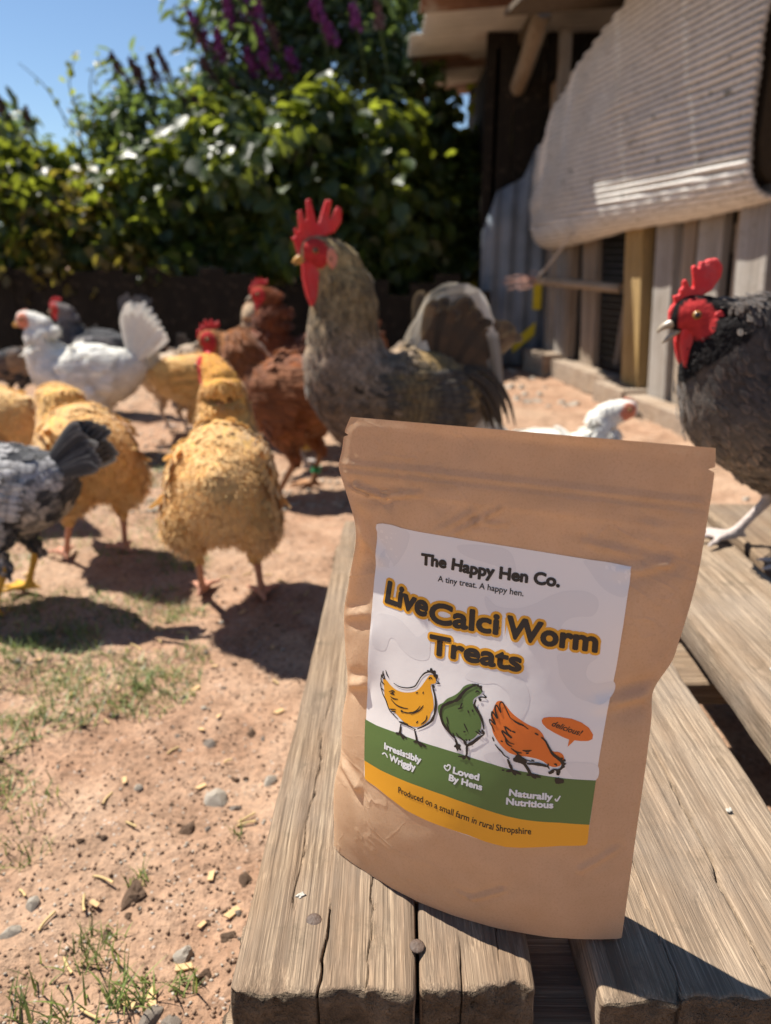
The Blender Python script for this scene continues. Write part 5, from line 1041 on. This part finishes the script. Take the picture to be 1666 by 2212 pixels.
def shrub(name, label, base, clumps, n, size, mat, leaf_mat2=None, trunks=(), seed=0, long=1.0, upb=.5, nparts=0, group=None, cat='shrub', dry=0.):
    root = empty(name, base); tag(root, label, cat, group); g = np.random.default_rng(seed)
    P, d, i = clump_pts(clumps, n, seed); P = P[P[:, 2] > .1]; m = len(P); d = d[:m]
    N = d+g.normal(0, .75, (m, 3)); N[:, 2] += upb; sz = size*g.uniform(.40, 1.35, m); var = np.clip(g.beta(1.6, 2.2, m), 0, 1)
    D = g.normal(0, .6, (m, 3)); D[:, 2] -= .9
    if long > 1.3: D = d*.8+g.normal(0, .5, (m, 3)); D[:, 2] += .1
    npx = min(nparts, m); front = np.argsort(P[:, 1])[:npx*4]; pick = set(g.choice(front, npx, replace=False).tolist()) if npx else set()
    keep = np.array([k not in pick for k in range(m)])
    Pl = P-np.array(base)
    o = link('crown', leaves_mesh('crown', Pl[keep], sz[keep], N[keep], var[keep], long, seed, D[keep]), mat, root); o['kind'] = 'stuff'
    if pick:
        key = (mat.name, long)
        if key not in ONE_LEAF:
            ONE_LEAF[key] = [leaves_mesh('leaf', np.zeros((1, 3)), np.ones(1), np.array([[0, 0, 1.]]), np.array([v]), long, 1, np.array([[0, 1., 0]])) for v in (.35, .7, .95)]
            for me in ONE_LEAF[key]: me.materials.append(mat)
        for k in pick:
            lo = bpy.data.objects.new('leaf', ONE_LEAF[key][k % 3]); COL.objects.link(lo); lo.parent = root
            z = Vector(N[k]).normalized(); y = Vector(D[k]); y = (y-z*y.dot(z)).normalized(); xx = y.cross(z); s = float(sz[k])
            lo.matrix_local = Matrix.Translation(Vector(Pl[k])) @ Matrix(((xx.x*s, y.x*s, z.x*s, 0), (xx.y*s, y.y*s, z.y*s, 0), (xx.z*s, y.z*s, z.z*s, 0), (0, 0, 0, 1)))
    for tr in trunks:
        link('stem', tube_mesh('stem', np.array([p[:3] for p in tr])-np.array(base), [p[3] for p in tr], 8, 14), M['bark'], root)
    return root
def spike(root, p, d, L, r, old, seed):
    """one buddleia panicle: a tapering spike of small florets"""
    g = np.random.default_rng(seed); n = 150; t = g.random(n)**.8; d = np.array(d)/np.linalg.norm(d); a = np.cross(d, [0, .3, 1]); a /= np.linalg.norm(a); b = np.cross(d, a); th = g.uniform(0, 2*np.pi, n)
    rad = r*(1-.8*t)*g.uniform(.5, 1.1, n); rv = np.cos(th)[:, None]*a+np.sin(th)[:, None]*b
    bend = np.array([0, 0, -.12*L])*(t**2)[:, None]
    P = np.array(p)-np.array(root.location)+d*(t*L)[:, None]+rv*rad[:, None]+bend
    o = link('flower_spike', leaves_mesh('flower_spike', P, r*g.uniform(.5, .9, n), rv+g.normal(0, .4, (n, 3)), g.random(n), 1., seed), M['flower_old'] if old else M['flower'], root); return o
def pix(x, y, Y):      # a point at distance Y along the yard, from a direction in the view
    p = R(18.9); f = 1593.; r = np.array([(x-833)/f, math.cos(p)+math.sin(p)*(1106-y)/f, -math.sin(p)+math.cos(p)*(1106-y)/f]); return np.array([0, 0, .5])+r*(Y/r[1])
def C(x, y, Y, rx, ry, rz): return (pix(x, y, Y), np.array([rx, ry, rz]))
# broad-leaved climber mass, three plants
shrub('climber_hedge', 'broad-leaved green climber hedge in the middle with sunlit yellow-green leaves', (-.45, 3.9, 0),
      [C(560, 400, 3.85, .36, .25, .30), C(420, 470, 3.85, .36, .25, .25), C(640, 320, 4.0, .28, .25, .28), C(780, 380, 3.9, .32, .25, .30), C(480, 330, 4.0, .22, .2, .22), C(700, 500, 3.85, .34, .22, .28), C(540, 540, 3.75, .34, .18, .20), C(860, 520, 3.9, .25, .2, .25), C(380, 380, 4.0, .2, .2, .2)],
      9500, .085, M['leaf_ivy'], trunks=[[(-.75, 3.9, 0, .03), (-.72, 3.88, .4, .026), (-.6, 3.9, .9, .015), (-.5, 3.95, 1.2, .006)], [(-.28, 3.8, 0, .022), (-.34, 3.8, .5, .018), (-.3, 3.85, 1., .008)], [(.12, 3.9, 0, .02), (.05, 3.9, .5, .016), (.1, 3.9, 1., .008)]], seed=21, nparts=170)
shrub('climber_hedge', 'tangled green climber hedge at left with yellowing leaves above the fence', (-1.6, 3.8, 0),
      [C(60, 430, 3.8, .34, .22, .26), C(180, 480, 3.75, .34, .22, .22), C(300, 500, 3.75, .30, .22, .22), C(0, 520, 3.7, .4, .2, .2), C(150, 560, 3.65, .4, .16, .16), C(320, 570, 3.65, .34, .16, .16), C(-160, 460, 3.9, .45, .25, .35), C(110, 370, 3.9, .18, .15, .14), C(-420, 420, 4.0, .6, .3, .5), C(330, 440, 3.9, .2, .16, .18)],
      6800, .068, M['leaf_ivy'], trunks=[[(-1.75, 3.8, 0, .026), (-1.7, 3.8, .45, .02), (-1.6, 3.8, .85, .008)], [(-1.2, 3.75, 0, .022), (-1.25, 3.8, .4, .018), (-1.2, 3.8, .8, .008)]], seed=22, nparts=130)
shrub('climber_hedge', 'few yellowing bramble leaves at the left end of the hedge', (-1.7, 3.6, 0),
      [C(40, 470, 3.55, .22, .1, .16), C(200, 420, 3.6, .18, .1, .12), C(190, 540, 3.5, .3, .1, .14), C(30, 590, 3.45, .3, .08, .1)], 620, .05, M['leaf_dry'], trunks=[[(-1.7, 3.6, 0, .01), (-1.65, 3.55, .5, .008), (-1.6, 3.55, .8, .004)]], seed=23, nparts=40)
shrub('climber_hedge', 'dark glossy climber leaves at right under the tin roof', (.25, 4.3, 0),
      [C(940, 400, 4.2, .26, .25, .30), C(880, 280, 4.3, .26, .25, .26), C(1000, 300, 4.6, .22, .2, .24), C(960, 560, 4.1, .22, .2, .28), C(830, 600, 4.0, .3, .2, .25), C(1000, 480, 4.3, .16, .2, .3)],
      3600, .078, M['leaf_ivy'], trunks=[[(.3, 4.2, 0, .03), (.25, 4.2, .7, .022), (.2, 4.3, 1.3, .01)]], seed=24, nparts=40)
# buddleia bushes with flower spikes
b1 = shrub('buddleia_bush', 'tall buddleia bush with purple flower spikes against the sky, top centre', (-.25, 4.5, 0),
      [C(560, 120, 4.4, .30, .3, .34), C(680, 60, 4.5, .34, .3, .36), C(800, 120, 4.5, .32, .3, .34), C(640, 220, 4.4, .34, .3, .3), C(500, 60, 4.4, .18, .2, .24), C(760, -60, 4.6, .4, .3, .35), C(600, -80, 4.6, .35, .3, .3), C(860, 220, 4.5, .22, .25, .28), C(860, 20, 4.7, .25, .25, .3), C(500, 200, 4.35, .16, .2, .18)],
      7600, .085, M['leaf_bud'], trunks=[[(-.3, 4.5, 0, .05), (-.3, 4.5, .8, .04), (-.35, 4.45, 1.4, .02), (-.4, 4.4, 1.9, .006)], [(-.2, 4.5, 0, .045), (-.1, 4.5, .9, .035), (.05, 4.5, 1.6, .014)], [(-.3, 4.5, .3, .03), (-.6, 4.4, 1.2, .014), (-.75, 4.35, 1.6, .005)]], seed=31, long=2.2, nparts=60, group='buddleia bushes in the hedge')
b2 = shrub('buddleia_bush', 'lower buddleia bush with dark upright spikes against the sky, left of the tall one', (-1.1, 4.2, 0),
      [C(300, 250, 4.2, .20, .2, .22), C(360, 300, 4.15, .2, .2, .18), C(250, 330, 4.15, .2, .2, .18), C(420, 270, 4.2, .16, .2, .18), C(330, 370, 4.1, .24, .2, .18)],
      2400, .075, M['leaf_bud'], trunks=[[(-1.1, 4.2, 0, .035), (-1.12, 4.2, .6, .026), (-1.1, 4.2, 1.2, .006)], [(-1.05, 4.2, .2, .02), (-.95, 4.2, .7, .014), (-.92, 4.2, 1.1, .005)]], seed=32, long=2.4, nparts=40, group='buddleia bushes in the hedge')
b3 = shrub('buddleia_bush', 'small buddleia at the far left edge of the hedge with a few brown spikes', (-2.05, 4.1, 0),
      [C(20, 340, 4.0, .2, .2, .2), C(-60, 300, 4.1, .25, .2, .25), C(60, 400, 4.0, .2, .2, .15)], 1300, .075, M['leaf_bud'], trunks=[[(-2.05, 4.1, 0, .03), (-2.0, 4.05, .6, .02), (-1.98, 4.0, .95, .006)]], seed=33, long=2.4, nparts=20, group='buddleia bushes in the hedge')
sp = [(b1, [(455, 110, 415, 30, 0), (460, 140, 425, 60, 1), (480, 130, 470, 70, 0), (500, 70, 490, 0, 0), (470, 190, 440, 130, 1), (440, 260, 415, 200, 1), (560, 60, 555, 0, 0), (575, 120, 555, 60, 0), (600, 100, 585, 50, 1), (555, 160, 535, 110, 0), (600, 165, 570, 120, 0), (690, 40, 680, -10, 0), (770, 60, 765, 15, 0), (640, 150, 625, 110, 0), (660, 240, 650, 200, 1), (720, 90, 705, 45, 0), (820, 60, 815, 10, 1), (520, 230, 505, 180, 1), (535, 40, 520, -20, 0)]),
      (b2, [(270, 180, 245, 120, 1), (305, 180, 285, 130, 1), (340, 180, 325, 125, 1), (365, 170, 345, 110, 1), (250, 260, 215, 215, 1), (245, 310, 200, 270, 1), (310, 200, 300, 150, 1), (415, 260, 400, 215, 1), (480, 270, 455, 245, 0)]),
      (b3, [(15, 260, 0, 215, 1), (65, 280, 55, 240, 1), (10, 330, -5, 290, 0), (65, 350, 60, 310, 0)])]
n_ = 0
for root, lst in sp:
    for (x0, y0, x1, y1, old) in lst:
        Y = 4.15 if root is not b3 else 3.95; p = pix(x0, y0, Y); q = pix(x1, y1, Y-.05); spike(root, p, q-p, float(np.linalg.norm(q-p))*1.25, .026 if old else .032, old, 500+n_)
        link('stem', tube_mesh('stem', [p-np.array(root.location), p-np.array(root.location)+np.array([.03, .06, -.12]), p-np.array(root.location)+np.array([.05, .14, -.32])], [.003, .005, .007], 6, 8), M['leafstem'], root); n_ += 1
# thin climbing shoots against the sky
def shoot(label, pts, nl, seed):
    g = np.random.default_rng(seed); P = hermite(np.array([pix(*p) for p in pts]), 30); base = P[0].copy()
    root = empty('climber_shoot', tuple(base)); tag(root, label, 'shoot', 'climbing shoots above the hedge')
    link('stem', tube_mesh('stem', P-base, np.linspace(.005, .0018, 30), 6), M['leafstem'], root)
    for k in range(nl):
        t = g.uniform(.25, 1); p = P[int(t*29)]-base+g.normal(0, .012, 3); s = g.uniform(.035, .06)*(1.2-.5*t)
        me = leaves_mesh('leaf', np.zeros((1, 3)), np.array([s]), g.normal(0, 1, (1, 3))+np.array([[0, -.3, .4]]), np.array([g.uniform(.4, 1)]), 1., seed+k, g.normal(0, 1, (1, 3)))
        o = link('leaf', me, M['leaf_ivy'], root); o.location = p
    return root
shoot('longest bare climbing shoot reaching up left into the sky', [(200, 330, 3.9), (150, 270, 3.9), (100, 190, 3.9), (40, 135, 3.9)], 7, 61)
shoot('leafy climbing shoot with bright leaves against the sky, left of the buddleia', [(180, 350, 3.9), (170, 260, 3.9), (150, 180, 3.9), (165, 115, 3.9)], 16, 62)
shoot('leafy climbing shoot beside the dark buddleia spikes', [(210, 340, 3.95), (205, 260, 3.95), (195, 180, 3.95), (215, 120, 3.95)], 14, 63)

# ------------------------------------------------------------------ ground litter: stones, clods, straw, grass
def rock_mesh(seed, flat=.6, rough=.35):
    bm = bmesh.new(); bmesh.ops.create_icosphere(bm, subdivisions=3, radius=1.)
    for v in bm.verts:
        n = v.co.normalized(); k = 1+rough*float(fbm(n.x*1.4+seed*3.1, n.y*1.4, n.z*1.4, seed, 4))+.10*float(noise(n.x*7+seed, n.y*7, n.z*7, seed+2))
        v.co = n*k; v.co.z *= flat
    for f in range(9):
        g = random.Random(seed*10+f); d = Vector((g.uniform(-1, 1), g.uniform(-1, 1), g.uniform(-.3, 1))).normalized(); h = g.uniform(.42, .72)
        for v in bm.verts:
            e = v.co.dot(d)-h
            if e > 0: v.co -= d*e*.9
    return bm_mesh('stone', bm, False)
ROCK = {}
for kind, mt in (('stone', 'stone'), ('pale', 'stone2'), ('clod', 'clod')):
    ROCK[kind] = []
    for s in range(4):
        me = rock_mesh(s+{'stone': 0, 'pale': 10, 'clod': 20}[kind], .62 if kind != 'clod' else .5, .35 if kind != 'clod' else .7); me.materials.append(M[mt]); ROCK[kind].append(me)
rs = random.Random(77); OCC = []
def zone(x, y):
    lane = 'close to the planks' if x > -.13-.06*y else ('near the left picture edge' if x < -.40*y-.05 else 'in the open middle')
    row = 'at the bottom of the picture' if y < .44 else 'on the near soil' if y < .56 else 'on the soil below the hen shadows' if y < .76 else 'around the hens in front' if y < 1.25 else 'behind the front hens' if y < 2. else 'towards the hedge'
    return lane+', '+row
def rock(kind, x, y, s, label, group, cat=None):
    o = bpy.data.objects.new('soil_clod' if kind == 'clod' else 'stone', rs.choice(ROCK[kind])); COL.objects.link(o)
    o.location = (x, y, gz(x, y)+s*.02); o.scale = (s*rs.uniform(.85, 1.25), s*rs.uniform(.8, 1.1), s); o.rotation_euler = (rs.uniform(-.2, .2), rs.uniform(-.2, .2), rs.uniform(0, 6.28))
    tag(o, label, cat or ('clod' if kind == 'clod' else 'stone'), group); OCC.append((x, y)); return o
rock('pale', -.158, .437, .0125, 'large pale angular stone left of the plank corner, biggest on the near ground', None)
rock('stone', -.167, .376, .0115, 'grey angular stone at the bottom edge beside grass blades', None); rock('stone', -.150, .372, .0085, 'smaller grey stone at the bottom edge right of the angular one', None)
rock('clod', -.213, .490, .0170, 'large crumbly brown soil clod in the near ground', None); rock('clod', -.137, .416, .0095, 'dark crumbly clod close to the plank corner', None)
rock('pale', -.302, .450, .0095, 'whitish rounded stone at the left edge of the near ground', None); rock('pale', -.296, .478, .0085, 'small whitish lumpy stone at left next to a straw piece', None)
rock('clod', -.189, .572, .0130, 'pale crumbly clod halfway up the bare soil', None); rock('pale', -.171, .612, .0135, 'tan flat stone with rough face on the bare soil', None); rock('stone', -.150, .600, .0060, 'small oval grey pebble near the plank edge on the soil', None)
rock('pale', -.122, .640, .0100, 'pale grey stone next to the plank edge', None); rock('stone', -.196, .700, .0080, 'dark stone near the hen shadow on the soil', None); rock('stone', -.44, 1.44, .022, 'flat grey stone behind the buff hens', None)
rock('clod', -.124, .506, .0080, 'brown clod against the plank side', None)
for k in range(150):
    near = k < 95; x = rs.uniform(-.55, -.10) if near else rs.uniform(-1.3, .9); y = rs.uniform(.36, 1.1) if near else rs.uniform(1.1, 2.9)
    if (not near and -.1 < x < .62 and y < 1.06) or x < -.62*y-.05 and near: continue
    kd = rs.choice(['stone', 'pale', 'clod', 'clod']); s = rs.uniform(.0025, .0062) if near else rs.uniform(.005, .013)
    lab = {'stone': 'small grey pebble lying on the reddish soil', 'pale': 'small pale pebble lying on the reddish soil', 'clod': 'small brown soil crumb lying on the reddish soil'}[kd]
    lab = ('tiny' if s < (.0038 if near else .007) else 'small' if s < (.005 if near else .010) else 'larger')+lab[5:].replace(' lying on the reddish soil', '')+' '+zone(x, y)
    rock(kd, x, y, s, lab, {'stone': 'grey pebbles on the soil', 'pale': 'pale pebbles on the soil', 'clod': 'soil crumbs on the ground'}[kd])
for k in range(26):
    a = rs.uniform(.2, 1.3); of_ = rs.uniform(.2, .5); p = wp(a, 0, of_); s_ = rs.uniform(.012, .028); rock('pale', float(p[0]), float(p[1]), s_, ('small' if s_ < .018 else 'big')+' pale rubble stone '+('close to' if of_ < .35 else 'well in front of')+' the coop sill, '+('below the yellow post' if a < .5 else 'below the wire opening' if a < .9 else 'near the shed corner'), 'rubble by the coop')
def fines(name, n, mk, mat, seed, smin, smax, ylo=.33, yhi=1.6, part_me=None):
    g = np.random.default_rng(seed); y = ylo+(yhi-ylo)*g.random(n)**1.7; x = g.uniform(-.62, .1, n)*np.maximum(y, .5)*1.0+(-.10); V0, F0 = mk(); A_V = []; A_F = []
    s = g.uniform(smin, smax, n); th = g.uniform(0, 6.28, n); z = ground_h(x, y)
    ok = ~((x > -.09) & (y < 1.02)); x, y, s, th, z = [a[ok] for a in (x, y, s, th, z)]; n = len(x)
    tilt = g.uniform(-.3, .3, (n, 2)); c, sn = np.cos(th), np.sin(th)
    vx = V0[None, :, 0]*c[:, None]-V0[None, :, 1]*sn[:, None]; vy = V0[None, :, 0]*sn[:, None]+V0[None, :, 1]*c[:, None]; vz = V0[None, :, 2]+vx*tilt[:, :1]+vy*tilt[:, 1:]
    V = np.stack([x[:, None]+vx*s[:, None], y[:, None]+vy*s[:, None], z[:, None]+(vz+.25)*s[:, None]], -1).reshape(-1, 3)
    F = (F0[None]+(np.arange(n)*len(V0))[:, None, None]).reshape(-1, F0.shape[1])
    o = link(name, np_mesh(name, V, F, smooth=False), mat); return o
def mk_crumb():
    bm = bmesh.new(); bmesh.ops.create_icosphere(bm, subdivisions=1, radius=1); g = random.Random(3)
    for v in bm.verts: v.co *= g.uniform(.65, 1.2); v.co.z *= .7
    bm.verts.ensure_lookup_table(); V = np.array([v.co[:] for v in bm.verts]); F = np.array([[v.index for v in f.verts] for f in bm.faces]); bm.free(); return V, F
tag(fines('gravel', 5200, mk_crumb, M['clod'], 91, .0005, .0022), 'fine brown soil crumbs scattered over the bare ground', 'gravel', kind='stuff')
tag(fines('gravel', 1500, mk_crumb, M['stone2'], 92, .0005, .0020), 'fine pale grit scattered over the bare ground', 'gravel', kind='stuff')
tag(fines('gravel', 1600, mk_crumb, M['stone2'], 95, .002, .008, 1.5, 3.2), 'pale grit on the ground further back', 'gravel', kind='stuff')
def straw_piece(x, y, L, th, chip=False, label='short dry straw piece lying on the soil', group='straw pieces on the soil'):
    if chip:
        bm = box_bm(L, L*.45, L*.12, L*.03)
        for v in bm.verts: v.co.x += L*.1*float(noise(v.co.y*900, v.co.x*300, 0, 5)); 
        me = bm_mesh('wood_chip', bm, False)
    else: me = tube_mesh('straw', [(-L/2, 0, 0), (-L*.1, L*.03, .0008), (L/2, -L*.02, 0)], .0011, 6, 6)
    o = link('wood_chip' if chip else 'straw', me, M['chip'] if chip else M['straw']); o.location = (x, y, gz(x, y)+.0022); o.rotation_euler = (rs.uniform(-.15, .15), rs.uniform(-.15, .15), th); tag(o, label, 'straw' if not chip else 'wood chip', group); return o
for k in range(40):
    y = .36+1.0*rs.random()**1.4; x = rs.uniform(-.60*max(y, .5)-.02, -.12); L_ = rs.uniform(.008, .024); straw_piece(x, y, L_, rs.uniform(0, 6.28), label=('short' if L_ < .013 else 'medium' if L_ < .019 else 'long')+' dry straw piece '+zone(x, y))
for k in range(26):
    y = .36+.8*rs.random(); x = rs.uniform(-.6*max(y, .5), -.12); L_ = rs.uniform(.007, .014); straw_piece(x, y, L_, rs.uniform(0, 6.28), True, ('small' if L_ < .0105 else 'broad')+' tan wood chip '+zone(x, y), 'wood chips on the soil')
straw_piece(-.155, .423, .013, .3, True, 'tan wood chip just below the big pale stone', None); straw_piece(-.170, .393, .014, 1.9, True, 'tan wood chip beside the grass tuft at the bottom edge', None)
# grass
def blades(n, cx, cy, r, h, seed, flat=.6, aspect=1.):
    g = np.random.default_rng(seed); V = []; F = []; var = []
    a = g.uniform(0, 6.28, n); rr_ = r*np.sqrt(g.random(n)); bx = cx+rr_*np.cos(a); by = cy+rr_*np.sin(a)*aspect; bz = ground_h(bx, by)
    for i in range(n):
        d = g.uniform(0, 6.28); L = h*g.uniform(.5, 1.3); lean = g.uniform(.3, 1.0)*flat; w = .0007*g.uniform(.8, 1.6)*(h/.03)**.5; dx, dy = math.cos(d), math.sin(d); o = len(V); nb = 5
        for k in range(nb):
            t = k/(nb-1); out = L*(lean*t+.45*t*t*lean); up_ = L*(t*(1-.45*lean)-.35*lean*t*t); ww = w*(1-t**2*.95)
            V.append((bx[i]+dx*out-dy*ww, by[i]+dy*out+dx*ww, bz[i]+up_)); V.append((bx[i]+dx*out+dy*ww, by[i]+dy*out-dx*ww, bz[i]+up_))
        F += [[o+2*k, o+2*k+1, o+2*k+3, o+2*k+2] for k in range(nb-1)]; var += [g.random()]*(2*nb)
    return np.array(V), F, np.array(var)
def tuft(cx, cy, r, h, n, label, seed):
    V, F, var = blades(n, cx, cy, r, h, seed); o = link('grass_tuft', np_mesh('grass_tuft', V, F, attrs={'var': var}), M['grass']); o['kind'] = 'stuff'; tag(o, label, 'grass')
tuft(-.235, .395, .045, .024, 90, 'largest green grass tuft at the bottom left corner', 1); tuft(-.150, .405, .012, .022, 30, 'small grass tuft close to the plank corner', 2); tuft(-.225, .440, .020, .020, 40, 'sparse grass tuft left of the big pale stone', 3)
tuft(-.185, .395, .018, .026, 50, 'thin grass blades near the bottom edge stones', 4); tuft(-.335, .540, .028, .018, 45, 'grass tuft at the left edge halfway down', 5); tuft(-.35, .60, .03, .018, 45, 'second grass tuft up along the left edge', 6); tuft(-.215, .505, .010, .018, 26, 'tiny grass tuft behind the big clod', 7); tuft(-.140, .56, .007, .016, 14, 'tiny green sprout near the plank side', 8)
gp = [(-.36, .80, .07, .022, 260), (-.28, .79, .05, .018, 130), (-.46, .88, .07, .022, 240), (-.27, .86, .04, .016, 90), (-.50, .98, .09, .022, 220), (-.36, 1.02, .06, .02, 150), (-.62, 1.02, .08, .022, 180), (-.45, 1.3, .09, .02, 150), (-.40, 1.42, .08, .018, 120), (-.58, 1.82, .13, .02, 420), (-.36, 1.2, .05, .02, 90), (-.52, 1.5, .1, .016, 120), (-.66, 1.3, .1, .02, 160), (-.30, 1.0, .03, .016, 60), (-.44, .70, .05, .022, 120), (-.40, .62, .03, .02, 60)]
AV = []; AF = []; AVr = []; o_ = 0
for k, (cx, cy, r_, h, n) in enumerate(gp):
    V, F, vr = blades(int(n*1.8), cx, cy, r_, h, 100+k, .9, 1.2); AV.append(V); AF += [[i+o_ for i in f] for f in F]; AVr.append(vr); o_ += len(V)
tag(link('grass', np_mesh('grass', np.concatenate(AV), AF, attrs={'var': np.concatenate(AVr)}), M['grass']), 'short patchy grass on the soil around the hens', 'grass', kind='stuff')
